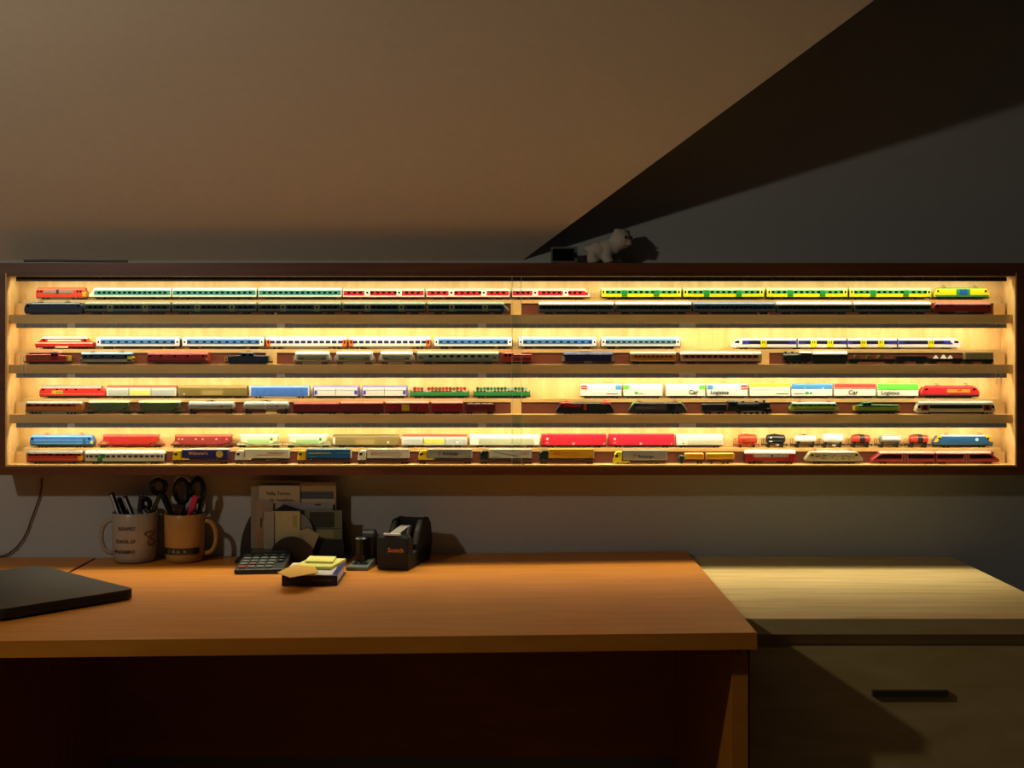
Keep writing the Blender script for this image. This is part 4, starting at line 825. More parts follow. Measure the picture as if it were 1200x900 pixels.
truck(348, 411, 'lorry with yellow cab and blue trailer with a pale yellow line', '#e0c010', '#1c5c9c', items=[('yellow_line', 14, 40, 8.4, 10, '#a8a860', .25), ('yellow_line', 46, 62, 8.8, 9.8, '#5c8c9c', .25), ('small_print', 15, 22, 4.6, 5.4, '#7ca0b8', .25)], roofc='#6c9cc0')
truck(419, 479, 'white lorry with slanted white cab and red logo on its trailer', '#e4e0d0', '#deDAcc', items=[('red_line', 24, 52, 8.8, 9.3, '#a83c34', .25), ('red_line', 24, 52, 6.6, 7.0, '#b86058', .25), ('grey_print', 42, 50, 4.4, 5, '#8c8c84', .25)], texts=[('ATS', 19, 6.8, 4.2, '#b82c24')])
CARGO = dict(items=[('red_mark', 23.6, 27, 9.6, 10.6, '#a0282c', .25), ('red_mark', 23.6, 24.6, 6.8, 9.6, '#a0282c', .25)], texts=[('Iluxcargo', 38, 7.2, 5.0, '#20242c')], skirt='#e0d010')
truck(490, 553, 'yellow-cab lorry with grey dark-lettered trailer, riding on a flat wagon', '#e6cc10', '#8e9088', roofc='#b8b8b0', **CARGO)
truck(562, 623, 'lorry with dark green cab and white trailer with grey curved print', '#1c3424', '#c4c4b8', roofc='#ece8dc', items=[('grey_print', 17+i*3, 20+i*3, 9.6-i*.55, 10.6-i*.55, '#7c7c74', .25) for i in range(9)]+[('pink_print', 48, 58, 7, 10.4, '#c09898', .25), ('grey_print', 15, 24, 4.2, 4.8, '#84847c', .25)])
truck(632, 696, 'lorry with dark green cab and yellow trailer with red logo', '#1e3028', '#d8a41c', roofc='#d0b448', items=[('red_line', 26, 44, 8.8, 9.3, '#b05c24', .25), ('red_line', 26, 62, 5.6, 6, '#c08028', .25)], texts=[('ATS', 21, 7, 4.4, '#b8341c')])
truck(719, 782, 'yellow-cab lorry with grey dark-lettered trailer, standing directly on the shelf', '#e6dc18', '#9c9c92', 0.1, 15.0, roofc='#b8b8b0', tz=4.4, **CARGO)
r = empty('tipper_road_train', ((828-CX)*((DW-.0655)/F), -.056, Z0-.2498), 'dark green small lorry with two long yellow skips, bottom shelf front row', 'truck', None)
u = (DW-.0655)/F
bb = MB(u); bb.prismy([(-33, 1.5), (-25.5, 1.5), (-25.5, 9), (-27.5, 10), (-31, 9.6), (-33, 6)], 4, .8); bb.build('cab', mat('#2c3c28'), r)
for x0_, x1_ in ((-28, -3), (0, 33)):
    bb = MB(u); bb.box(x0_+1, x1_-1, -3.2, 3.2, 2.6, 4.4); bb.build('chassis', mat('#5a1810'), r)
    x0_ = max(x0_, -25.2)
    bb = MB(u); bb.loft([(x0_, 3.8, 6, 12, 1.6), (x0_+1.2, 4.4, 5.2, 12.8, 1.8), (x1_-1.2, 4.4, 5.2, 12.8, 1.8), (x1_, 3.8, 6, 12, 1.6)]); bb.build('yellow_skip', mat('#dca818'), r)
    bb = MB(u); bb.box(x0_+1.5, x1_-1.5, -2.6, 2.6, 4.2, 5.4); bb.build('cradle', mat('#402018'), r)
for x in (-29, -10, -6, 6, 20, 25):
    bb = MB(u); bb.cyl((x, -4, 1.7), (x, 4, 1.7), 1.7, 12); bb.build('wheel_pair', mat('#241814'), r)
coach(873, 933, 3, 'f', 'short red and white railbus with a white roof, bottom shelf front row', None, H=16.2, col='#b01c24', roofc='#f6f2e8', band=('#b8b4a8', 8, 11.9), wins=0, zr=12.2, name='railbus',
      wz=(8.4, 11.2), extra=(('window_post', -19, -18.4, 7.6, 12, '#8c1820', .3), ('window_post', 18.4, 19, 7.6, 12, '#8c1820', .3), ('dark_emblem', .6, 2.8, 8.6, 11, '#1c1614', .36), ('red_end', -28.8, -20, 3, 12, '#b01c24', .26), ('red_end', 21, 28.8, 3, 12, '#b01c24', .26), ('door', 21.5, 23, 4, 11.4, '#8c1820', .36), ('door', 25, 26.5, 4, 11.4, '#8c1820', .36), ('grey_tank', -9, 7, 1.4, 3.2, '#7c766c', -.4)))
r, u, L = loco(943, 1012, 3, 'f', 'cream electric locomotive covered in busy brown line drawing, bottom shelf front row', H=15.4, col='#b8b08c', out=SL(6, 14, 3.4, 6), zu=3.4, roofc='#dcd8c4', rz=13.6, rx=(9, 9),
     items=[('yellow_shoulder', 6.6, 12, 11.6, 13.8, '#d8c858', .26), ('yellow_shoulder', 56, 60.4, 11.6, 13.8, '#d8c858', .26)], pan=(.18, .8), pcol='#b84c44', wins=[((8, 60), 3, 9.6, 11.6, '#22241c')])
rnd = random.Random(9)
for i in range(26):
    x = -L/2+9+rnd.random()*(L-20); z = 4.6+rnd.random()*6; w_ = 1+rnd.random()*3.4
    rects(r, u, [('drawn_motif', x, x+w_, z, z+.4+rnd.random()*1.1, rnd.choice(('#5c4c38', '#7c6c50', '#8c5038', '#4c5444', '#dcd8c0')), .22+.02*(i % 5))])
r, u, L = root('railcar_train', 1021, 1172, 3, 'f', 'dark red two-section railcar with sloping noses and black windows, bottom shelf right end', 'train', None); h = L/2
for s_ in (-1, 1):
    out = [(.9, 2.4), (h-2, 2.4), (h, 3.4), (h-1, 5.6), (h-11, 12.6), (.9, 12.6)]
    out = [(s_*x, z) for x, z in out]
    cs = body(r, u, out, '#a81820', c=.7, name='car_section'); fixn(cs.data)
    a, b_ = sorted((s_*1.6, s_*(h-13))); roof(cs, u, L, 12.2, 14.8, '#c49a8c', x0=min(s_*.9, s_*(h-10)), x1=max(s_*.9, s_*(h-10)), sl=5 if s_ < 0 else 0, sr=5 if s_ > 0 else 0)
    pts = [(2, 6.6), (h-6, 6.6), (h-12.5, 11), (2, 11)]
    bb = MB(u); bb.prismy([(s_*x, z) for x, z in pts], HW+.25, .05); wb = bb.build('window_band', mat('#221418', .2), cs); fixn(wb.data)
    d = s_*36; rects(cs, u, [('door', d-3.6, d+3.6, 3.2, 11.6, '#b4a094', .34), ('door_leaf', d-3, d-.3, 3.4, 11.4, '#8c2428', .42), ('door_leaf', d+.3, d+3, 3.4, 11.4, '#8c2428', .42),
                             ('pale_line', min(s_*2, s_*(h-3)), max(s_*2, s_*(h-3)), 4.0, 4.5, '#c8908c', .2)])
    bogie(r, u, s_*(h-14), r=1.2); bogie(r, u, s_*8, r=1.2)
bb = MB(u); bb.box(-.9, .9, -4.8, 4.8, 2.6, 12.6); bb.build('gangway', mat('#241a1a'), r)

# ---------------------------------------------------------------- on top of the case
TOP = Z0+.153
clk = empty('table_clock', ((661-CX)*(DW-.05)/F, -.05, TOP), 'small black-screened clock in a pale frame on top of the display case', 'clock')
b = MB(); b.loft([(-.0265, .008, 0, .034, .003), (.0265, .008, 0, .034, .003)]); b.build('clock_frame', mat('#6e6a62', .4), clk)
b = MB(); b.box(-.0235, .019, -.0095, -.0075, .006, .030); b.build('screen', mat('#070809', .12), clk)
b = MB(); b.box(.0205, .0245, -.0100, -.0075, .012, .022); b.build('side_button', mat('#101214', .3), clk)
b = MB(); b.cyl((-.026, .006, .0), (-.026, .02, .0), .002, 6); b.cyl((.026, .006, .0025), (.026, .016, .0025), .002, 6); b.build('stand', mat('#3a3834'), clk)
u = (DW-.045)/F
toy = empty('plush_bear', ((714-CX)*u, -.045, TOP), 'white plush animal with big round head standing on top of the display case', 'stuffed toy')
b = MB(u)                                 # one body grown together
b.ell((-13, 0, 14), (13, 11, 12)); b.ell((-2, 0, 18), (13, 11, 11)); b.ell((7, -1, 22), (10, 10, 12)); b.ell((13.5, -2, 28), (13, 12, 13)); b.ell((21.5, -5, 23.5), (6, 7, 5.5))
for x, y in ((-20, -7), (-20, 7), (-3, -8), (8, 7)):
    b.ell((x, y, 7.5), (6.2, 5.2, 9)); b.ell((x+1.5, y-1, 3.2), (6.6, 5.4, 3.2))
b.ell((9, -5, 38), (4.5, 3, 3.6)); b.ell((20.5, 2, 37.5), (4.5, 3, 3.8)); b.ell((-26, 0, 18), (3.6, 3.6, 3.6))
FUR = plaster('plush_fur', '#b5ad9e', .95, 260)
o = b.build('plush_body', FUR, toy); md = o.modifiers.new('remesh', 'REMESH'); md.mode = 'VOXEL'; md.voxel_size = .0022; md.use_smooth_shade = True
sm = o.modifiers.new('smooth', 'SMOOTH'); sm.iterations = 4
b = MB(u); b.ell((27, -7, 25.5), (1.6, 1.6, 1.5)); b.build('nose', mat('#1a1210'), toy)
b = MB(u); b.ell((18, -13.1, 30.5), (1.4, 1.1, 1.6)); b.build('eye', mat('#15110e', .1), toy)
b = MB(u); b.ell((25.4, -7.6, 30.5), (1.3, 1.1, 1.5)); b.build('eye', mat('#15110e', .1), toy)
b = MB(u); b.ell((19, -9.6, 19.5), (4.6, 3, 2.6)); b.build('tan_chin', mat('#8a6636', .9), toy)
b = MB(); b.tube([tuple(W(x, y, -.05)+Vector((0, 0, 0))) for x, y in ((28, 306.5), (60, 306.2), (100, 306.8), (150, 307))], .0022, 6)
o = b.build('cable', mat('#0d0c0c')); tag(o, 'thin black cable lying along the left top of the display case', 'cable')
o.location.z = 0.0012

# ---------------------------------------------------------------- furniture below
SLP = .01123
def zd(x): return Z0-.448+SLP*(x+.8265)
desk = empty('desk', (-.228, -.375, 0), 'wide orange-brown beech desk under the display case', 'desk')
dz = zd(-.228)
def ob(name, m, parent, pts, z0, z1, z_fn=None):
    b = MB(); n = len(pts); b.loops([[(x, y, z0) for x, y in pts], [(x, y, z1) for x, y in pts]]); o = b.build(name, m, parent); fixn(o.data); return o
t = ob('desktop', M_DESK, desk, [(-.604, -.375), (.604, -.375), (.604, .362), (.598, .368), (.590, .372), (-.604, .372)], -.025, 0)
t.location = (0, 0, dz); t.rotation_euler = (0, -math.atan(SLP), 0)
for x in (-.585, .585):
    b = MB(); b.box(x-.012, x+.012, -.34, .35, 0, dz-.034); b.build('side_panel', M_DESK, desk)
b = MB(); b.box(-.573, .573, .32, .34, dz-.40, dz-.036); b.build('back_rail', M_DESK, desk)
d2 = empty('side_desk', (-1.37, -.375, 0), 'orange-brown desk at the far left, parted by a dark gap from the wide desk', 'desk')
z2 = Z0-.448
b = MB(); b.box(-.53, .53, -.375, .373, z2-.025, z2); b.build('desktop', M_DESK, d2)
for x in (-.51, .51): b = MB(); b.box(x-.012, x+.012, -.34, .35, 0, z2-.026); b.build('side_panel', M_DESK, d2)
cb = empty('low_cabinet', (.650, -.30, 0), 'low cabinet with a pale ash wood top right of the desk', 'cabinet')
z3 = Z0-.446
b = MB(); b.box(-.269, .27, -.30, .297, z3-.025, z3); b.build('cabinet_top', M_ASH, cb)
b = MB(); b.box(-.262, .262, -.275, .29, .05, z3-.0255); b.build('cabinet_body', M_ASH, cb)
b = MB(); b.box(-.24, .24, -.25, .27, 0, .0495); b.build('plinth', mat('#2c241c'), cb)
for i in range(3):
    b = MB(); zz = .06+i*(z3-.1)/3; b.box(-.255, .255, -.293, -.2755, zz, zz+(z3-.1)/3-.008); dr = b.build('drawer', M_ASH, cb)
    b = MB(); b.box(-.06, .06, -.302, -.2935, zz+.13, zz+.14); b.build('drawer_pull', mat('#8a8a88', .3, .9), dr)

def D(px, py, h=0.0):                 # the point of the (slightly tilted) desktop, raised by h, seen at the pixel
    x = 0
    for _ in range(6):
        z = zd(x)+h; d = (Z0-z)*F/(py-CY); x = (px-CX)*d/F
    return Vector((x, d-DW, z))
# closed black laptop at the left corner
LZ = .016
c0 = D(46, 664.3, .018)
lap = empty('laptop', (c0.x, c0.y, zd(c0.x+.25)+.0006), 'closed black laptop lying across the corner of the left desks', 'laptop')
lap.location.z = zd(c0.x+.25)+.0006; lap.rotation_euler = (0, 0, math.radians(-43.5))
zl = .002
for nm, za, zb, c in (('base', zl, zl+.008, '#0c0d0e'), ('lid', zl+.0085, zl+.016, '#101213')):
    rr_ = .012; pts = []
    for (cx_, cy_, a0) in ((rr_, -rr_, 90), (rr_, -.24+rr_, 180), (.34-rr_, -.24+rr_, 270), (.34-rr_, -rr_, 0)):
        for k in range(5):
            a = math.radians(a0+(90 if True else 0)*k/4); pts.append((cx_+rr_*math.cos(a), cy_+rr_*math.sin(a)))
    ob(nm, mat(c, .55), lap, pts, za, zb)
for x, y in ((.02, -.02), (.32, -.02), (.02, -.22), (.32, -.22)):
    b = MB(); b.cyl((x, y, 0), (x, y, zl), .006, 10); b.build('foot', mat('#0a0a0a'), lap)
# cord down the wall
b = MB(); pts = []
for px, py in ((49, 560), (48.5, 572), (46, 583), (41, 597), (36, 610), (33, 620), (27, 632), (19, 642), (10, 649), (2, 653), (-8, 656)):
    p = W(px, py, -.006); p.z = max(p.z, Z0-.448+.003); pts.append(tuple(p))
b.tube(pts, .0017, 6); tag(b.build('cord', mat('#5a1a12')), 'thin dark red cord hanging down the wall at the far left', 'cord')

# mugs
def bent_text(s, size, R, ang, z, m, parent, sx=1.0, al='CENTER'):
    me = textmesh(s, size, al)
    for v in me.vertices:
        a = ang+v.co.x*sx/R; zz = z+v.co.y; v.co = (R*math.sin(a), -R*math.cos(a), zz)
    me.materials.append(m); return link('lettering', me, parent)
def mug(name, px, R, H, col, hside, label, y):
    x = (px-CX)*(DW+y)/F
    g = empty(name, (x, y, zd(x)+.0008), label, 'mug', 'mugs holding pens on the desk')
    b = MB(); b.lathe([(0, .001), (R*.80, .0), (R*.9, .003), (R*.95, .012), (R*.985, .03), (R, .06), (R*1.01, H-.001), (R*.985, H+.0005), (R*.95, H-.002), (R*.93, .02), (R*.85, .007), (0, .006)], 48)
    b.build('mug_body', mat(col, .25), g)
    b = MB(); ps = []
    for k in range(13):
        a = math.pi*(.5-k/12); ps.append((hside*(R*.94+.026*max(0, math.cos(a))**.7), 0, H*.50+.033*math.sin(a)))
    b.tube(ps, [.0048]*13, 10); b.smooth = True; b.build('handle', mat(col, .25), g)
    return g
YM = -.052
m1 = mug('mug', 158, .0445, .099, '#a69d8e', -1, 'white mug with black lettering and a red-brown swirl, full of pens, left on desk', YM)
ink = mat('#2c2420'); sw = mat('#6c2c18')
for s, z in (('BUDAPEST', .071), ('SCHOOL OF', .0455), ('MANAGEMENT', .025)):
    bent_text(s, .0092, .0452, .30, z-.0035, ink, m1, {'B': .82, 'S': .84, 'M': .78}[s[0]], 'RIGHT')
def onmug(px, py):
    a = .262+math.asin((px-158)*.00172/.0456); return (.0456*math.sin(a), -.0456*math.cos(a), (661-py)*.00172)
b = MB(); b.tube([onmug(*q) for q in ((182, 624.5), (177, 624), (171, 625), (169, 626.5), (171, 628.5), (175, 632), (179.5, 634.5), (181.6, 637), (180.5, 639.5), (176, 640), (173, 639), (173, 635), (174.5, 631.5), (178, 628.5), (181, 626.5))], .0011, 6); b.build('swirl_emblem', sw, m1)
m2 = mug('mug', 216.5, .0400, .0955, '#b58a4a', 1, 'yellowish mug with a dark green band and large open handle, right of the white mug', YM-.004)
b = MB(); n = 24
vs = []; fs = []
for k in range(n+1):
    a = -1.1+k/n*2.1
    for R_, z_ in ((.0400, .018), (.0405, .018), (.0405, .0305), (.0400, .0305)): vs.append((R_*math.sin(a)*1.004, -R_*math.cos(a)*1.004, z_))
for k in range(n): fs += [(k*4+j, k*4+(j+1) % 4, k*4+4+(j+1) % 4, k*4+4+j) for j in range(4)]
b.add(vs, fs); b.build('green_band', mat('#16241f', .3), m2)
for i, ch in enumerate('IKAR'): bent_text(ch, .0085, .0412, (-.58, -.31, -.08, .24)[i], .0210, mat('#9aa48c'), m2)

def pen(px0, py0, px1, y, col, label, r=.0042, cap=None, clip=None, name='pen', grp='pens in the mugs', mz=None, dy=0.001):
    """leans from the mouth of the mug (px1 at y=603) up to (px0,py0); rests inside the mug"""
    a = W(px1, 603, y); t = W(px0, py0, y+dy); d = (t-a).normalized()
    base = a-d*((a.z-(mz+.010))/d.z)
    g = empty(name, tuple(base), label, 'pen' if 'pen' in name or name == 'marker' else name.replace('_', ' '), grp)
    L_ = (t-base).length
    b = MB(); b.tube([tuple(d*s) for s in (.0, .002, .01, L_*.72)], [r*.25, r*.5, r*.9, r], 10); b.build('barrel', mat(col, .3), g)
    b = MB(); b.tube([tuple(d*s) for s in (L_*.72, L_*.73, L_-.003, L_)], [r*1.05, r*1.15, r*1.15, r*.8], 10); b.build('cap', mat(cap or col, .3), g)
    if clip:
        b = MB(); q = Vector((.0, -r*1.6, 0)); b.tube([tuple(d*s+q) for s in (L_*.55, L_*.97)], .0016, 6); b.build('clip', mat('#e4e4e4', .3), g)
z1 = m1.location.z; z2_ = m2.location.z
pen(130.5, 577, 140, YM-.012, '#101112', 'black pen with a silver clip leaning furthest left in the white mug', .0046, clip='#b8b8b8', mz=z1)
pen(146, 581, 155, YM-.008, '#14171a', 'black pen with a long silver clip, second from left in the white mug', .0042, clip='#a8a8a8', mz=z1)
pen(139, 583, 147.5, YM+.008, '#0c1410', 'dark green-black pen between the two silver-clipped pens', .0044, mz=z1)
pen(166, 579, 163, YM+.004, '#6c6660', 'grey marker standing upright in the middle of the white mug', .0046, cap='#3a3036', mz=z1, name='marker')
pen(229.5, 580.5, 222, YM-.018, '#c01c34', 'bright red marker leaning right in the yellowish mug', .0050, cap='#d8304c', mz=z2_, name='marker')
pen(240, 573, 233, YM+.004, '#0c0c0e', 'black pen at the right rim of the yellowish mug', .0052, mz=z2_)
pen(191, 580, 201, YM-.002, '#0e0f12', 'thick black marker leaning left out of the yellowish mug', .0056, mz=z2_, name='marker')
def scissors(px, py, rx, ry, px1, y, label, tilt, mz, hl):
    a = W(px1, 603, y); t = W(px, py, y); u = (DW+y)/F
    g = empty('scissors', (a.x, a.y, mz+.010), label, 'scissors', 'scissors in the mugs'); o = g.location
    for s_, (rcx, rcy, r1, r2) in ((0, (px, py, rx, ry)), (1, hl)):
        c = W(rcx, rcy, y+(.003 if s_ else -.002))-o
        b = MB(); b.ring(tuple(c), r1*u*.93, r2*u*.93, .0052, .0045, tilt=tilt)
        low = c+Vector((.25*r1*u*(1 if s_ == 0 else -1), 0, -r2*u))
        b.tube([tuple(low), tuple((a-o)*.7+low*.3), tuple(a-o-Vector((0, 0, .012)))], [.0040, .0048, .0042], 8); b.build('handle', mat('#0b0c0e', .3), g)
    b = MB(); e = a-o; b.prismy([(e.x-.005, e.z-.006), (e.x+.005, e.z-.006), (e.x+.001, .001), (e.x-.001, .001)], .0016, .0004); bl = b.build('blades', mat('#a8acb0', .25, .9), g); fixn(bl.data); bl.location = (0, 0, 0)
    c = W(px, py, y-.002)-o; b = MB(); b.tube([(c.x+(rx*u+.0045)*math.cos(a), c.y-.003, c.z+(ry*u+.0038)*math.sin(a)) for a in [math.pi*(.22+.56*k/10) for k in range(11)]], .0014, 6); b.build('painted_highlight', mat('#b4b6aa', .4), g)  # pale arc laid on the loop as a painted highlight
scissors(186, 569.5, 8.6, 9.0, 177, YM, 'black-handled scissors standing in the white mug', .1, z1, (171, 590, 5, 6))
scissors(213.5, 575, 8.6, 15, 214, YM-.006, 'black-handled scissors with large loops in the yellowish mug', 0, z2_, (232, 574, 7, 14))

# letter rack with papers
YR = -.060
def plate_pts(R_, n=28): return [(R_*math.cos(math.pi*k/n), R_*math.sin(math.pi*k/n)) for k in range(n+1)]
xr = (344.5-CX)*(DW+YR)/F
rack = empty('letter_rack', (xr, YR, zd(xr)+.0008), 'black letter rack made of half-round plates, stuffed with papers and cards', 'letter rack'); rack.rotation_euler = (0, -math.atan(SLP), 0)
def halfdisc(name, m, R_, y, t, lift, sq=1.0):
    pts = [(x, lift+z*sq) for x, z in plate_pts(R_)]
    b = MB(); b.loops([[(x, yy, z) for x, z in pts] for yy in (y-t/2, y+t/2)]); o = b.build(name, m, rack); fixn(o.data)
halfdisc('back_plate', mat('#0b0a0a', .5), .1135, .026, .004, .006, 1.18)
halfdisc('front_plate', mat('#1c0c0a', .45), .0440, -.030, .004, .006, 1.02)
b = MB(); b.box(-.112, .112, -.034, .030, 0, .006); b.build('base', mat('#0b0a0a', .5), rack)
def paper(name, x0, y0, x1, y1, yy, col, label, cat='paper', th=.0006, tilt=0, prints=(), grp='papers in the letter rack', poly=None):
    p0 = W(x0, y1, yy); p1 = W(x1, y0, yy)
    zb = p0.z; g = empty(name, ((p0.x+p1.x)/2, yy, zb), label, cat, grp); g.rotation_euler = (0, tilt, 0)
    w_ = (p1.x-p0.x)/2; hh = p1.z-zb
    b = MB()
    if poly:
        pts = [W(px, py, yy)-g.location for px, py in poly]; b.loops([[(p.x, q, p.z) for p in pts] for q in (-th/2, th/2)])
    else: b.box(-w_, w_, -th/2, th/2, 0, hh)
    s = b.build('sheet', mat(col, .8), g); fixn(s.data)
    for it in prints:
        q0 = W(it[1], it[4], yy)-g.location; q1 = W(it[3], it[2], yy)-g.location
        b = MB(); b.box(q0.x, q1.x, -th/2-.0004, -th/2, q0.z, q1.z); b.build(it[0], mat(it[5], .8), g)
    return g
rz_ = 659
paper('envelope', 294, 563.5, 386, 655, YR+.0215, '#8f8674', 'large beige envelope at the back of the letter rack, topmost sheet')
paper('card', 351, 565, 394, 655, YR+.0175, '#a08a64', 'tan card with a blue-grey band at top right of the letter rack', 'card', prints=(('blue_grey_band', 352, 576, 391, 584.5, '#4a4c58'), ('cream_band', 352, 585, 392, 592, '#c4b494')))
g = paper('note_sheet', 303.5, 569, 351.5, 655, YR+.0135, '#b3a386', 'cream note sheet with faint handwriting in the letter rack, upper left')
for (s, x, y, z_) in (('Ráfia Terme', 326, 580, 4.6), ('10.  rendelésre', 330, 587.5, 3.8)):
    me = textmesh(s, z_*.00171*1.25); me.materials.append(mat('#6a5e54')); p = W(x, y, YR+.0125)-g.location; o = link('handwriting', me, g); o.rotation_euler = (math.pi/2, 0, 0); o.location = p
paper('envelope', 330, 589, 390, 655, YR+.0095, '#8b8a8e', 'pale grey-blue envelope with a small dark mark, upper right of the rack', prints=(('dark_mark', 369, 590.5, 376, 592.2, '#1c1c20'),))
paper('postcard', 300, 588, 320, 655, YR+.0072, '#9c8468', 'narrow brownish picture card at the left side of the letter rack', 'card', prints=(('dark_sketch', 305, 607, 307, 618, '#4c3a30'), ('dark_sketch', 308, 600, 311, 610, '#5c4a3c'), ('orange_patch', 301, 622, 309, 640, '#a07850')))
paper('black_card', 321, 592, 362, 655, YR+.0045, '#0f0f12', 'black card with a peaked top showing behind the small cream note', 'card', poly=((321, 598), (333, 591), (362, 600), (362, 655), (321, 655)))
paper('green_card', 357, 598, 401, 655, YR+.002, '#6e7454', 'green-grey card with a dark photo at the right side of the rack', 'card', prints=(('dark_photo', 363, 600, 392, 618, '#2c3028'), ('dark_line', 360, 619, 400, 619.8, '#3a3e30'), ('yellow_box', 371, 621, 391, 630, '#8c8c60')))
paper('dark_card', 366, 632, 403, 656, YR-.002, '#15191a', 'dark card standing low at the right of the letter rack', 'card')
dc = empty('disc', tuple(W(340.5, 634, YR-.0085)), 'pale grey disc standing behind the small front plate of the letter rack', 'disc')
b = MB(); b.cyl((0, -.0006, 0), (0, .0006, 0), .047*.98, 40); b.build('disc_face', mat('#7f8490', .25, .3), dc)
dc.location.z = zd(xr)+.0068+.047
paper('small_note', 318.5, 599, 351.5, 655, YR-.0125, '#b9ab7c', 'small cream note with a faint green sketch in the middle of the rack', prints=(('green_sketch', 343, 604, 348, 618, '#98985c'),))
paper('folded_slip', 352, 618, 376, 654, YR-.016, '#a89a78', 'cream folded slip with a pointed corner right of the small front plate', 'paper', poly=((350, 622), (361, 619), (374, 626), (367, 644), (364, 655), (352, 655)))
paper('paper_strip', 309, 600, 321, 655, YR-.016, '#9c9482', 'narrow grey-beige paper strip left of the small front plate', 'paper')

# calculator
ca, cb_, cc_ = D(274.5, 673.5), D(331.5, 676.5), D(301, 652)
ax = (cb_-ca); ax.z = 0; wdt = ax.length*1.0; ang = math.atan2(ax.y, ax.x)
cal = empty('calculator', (ca.x, ca.y, zd(ca.x)+.0004), 'black desk calculator with grey keys and one red key beside the letter rack', 'calculator'); cal.rotation_euler = (0, -math.atan(SLP), 0.03)
wdt = .094; dep = .150
b = MB(); b.loops([[(0.002, 0, 0), (wdt-.002, 0, 0), (wdt-.002, dep, 0), (0.002, dep, 0)], [(0, 0, .003), (wdt, 0, .003), (wdt, dep, .003), (0, dep, .003)], [(0, .001, .008), (wdt, .001, .008), (wdt, dep, .024), (0, dep, .024)], [(.002, .003, .0095), (wdt-.002, .003, .0095), (wdt-.002, dep-.002, .0258), (.002, dep-.002, .0258)]])
cs = b.build('case', mat('#141618', .45), cal); fixn(cs.data)
def ctop(y): return .0095+(y-.003)/(dep-.005)*.0163
for j in range(5):
    for i in range(5):
        if (j, i) in ((0, 4), (1, 4)): continue
        x0 = .007+i*.0168; y0 = .007+j*.0190; kc = '#b8423c' if (i == 0 and j in (0,)) else ('#8c5c5c' if (i, j) == (1, 1) else ('#2c3030' if j == 4 or i == 4 else '#767c78'))
        zb = ctop(y0)
        b = MB(); b.loft([(x0, .0062, -.001, .003, .0006), (x0+.013, .0062, -.001, .003, .0006)], 2); k = b.build('key', mat(kc, .35), cal); k.location = (0, y0+.006, zb+.0008)
        b = MB(); b.box(x0+.004, x0+.008, -.001, .001, .0031, .0033); b.build('key_mark', mat('#c8c8c0'), k)
b = MB(); b.box(.012, .082, .112, .140, -.0005, .0010); sc_ = b.build('display', mat('#3e4a44', .12), cal)
sc_.rotation_euler = (math.atan(.0163/(dep-.005)), 0, 0); sc_.location = (0, .002, ctop(.0)-.0)
# book with sticky pads
bf = D(329, 687); xb0, xb1 = -.3985, -.2985; yb0 = bf.y; yb1 = yb0+.125; zb = zd(-.35)+.0006
bk = empty('book', ((xb0+xb1)/2, (yb0+yb1)/2, zb), 'small thick dark blue book lying in front of the letter rack', 'book')
hwx = (xb1-xb0)/2; hwy = (yb1-yb0)/2
b = MB(); b.box(-hwx+.001, hwx-.003, -hwy+.0025, hwy-.001, .002, .0180); b.build('pages', mat('#e4e2da', .8), bk)
b = MB(); b.box(-hwx, hwx, -hwy, hwy, 0, .002); b.box(-hwx, hwx, -hwy, -hwy+.002, .002, .018); b.build('cover', mat('#10152e', .35), bk)
b = MB(); b.box(-hwx, hwx, -hwy, hwy, .018, .0195); b.build('front_cover', mat('#e0dedc', .5), bk)
b = MB(); b.box(hwx-.010, hwx+.0004, -hwy+.001, hwy, .0190, .0199); b.build('blue_edge', mat('#1c2a8c', .35), bk)
me = textmesh('Dear Milestone', .0052); me.materials.append(mat('#77757c')); o = link('spine_lettering', me, bk); o.rotation_euler = (math.pi/2, 0, 0); o.location = (.022, -hwy-.0004, .008)
def pad(name, pts, h0, h1, col, label, z=None):
    P = [D(px, py, h1) for px, py in pts]; c = sum(P, Vector())/len(P); z0 = zb+h0
    g = MB(); g.loops([[(p.x-c.x, p.y-c.y, 0) for p in P], [(p.x-c.x, p.y-c.y, h1-h0) for p in P]]); o = g.build(name, mat(col, .7)); fixn(o.data); o.location = (c.x, c.y, z0)
    return tag(o, label, 'sticky notes', 'sticky notes on the book')
pad('sticky_pad', ((343.5, 664), (362, 654.5), (405.5, 654.5), (388, 664.5)), .0202, .0255, '#e2df72', 'larger pale yellow sticky note pad lying on the blue book')
pad('sticky_pad', ((357.5, 657.8), (363, 651.8), (394, 652.2), (390, 658.2)), .0258, .0295, '#e6e37c', 'smaller pale yellow sticky note pad on top of the larger pad')
pad('sticky_note', ((325, 671.5), (345.5, 662), (369, 664.5), (373, 671), (340, 677.3)), .0262, .0272, '#e5ad3c', 'orange-yellow loose notes sliding off the left front of the book')
# small gadget
p = D(418, 669); gx, gy = p.x, p.y
gd = empty('desk_gadget', (gx, gy, zd(gx)+.0006), 'small black-topped gadget on a silver-grey base left of the tape dispenser', 'gadget'); gd.rotation_euler = (0, 0, math.radians(-6))
b = MB(); b.prismy([(-.020, 0), (.020, 0), (.020, .006), (-.020, .006)], .001, .0002) if False else b.loops([[(-.021, 0, 0), (.021, 0, 0), (.024, .060, 0), (-.012, .060, 0)], [(-.021, .001, .006), (.021, .001, .006), (.024, .060, .014), (-.012, .060, .014)]])
o = b.build('base', mat('#7c8680', .35, .4), gd); fixn(o.data)
b = MB(); b.loops([[(-.013, .018, .0083), (.016, .018, .0083), (.017, .030, .0102), (-.010, .030, .0102)], [(-.013, .018, .0093), (.016, .018, .0093), (.017, .030, .0112), (-.010, .030, .0112)]]); o = b.build('dark_window', mat('#1c2220', .2), gd); fixn(o.data)
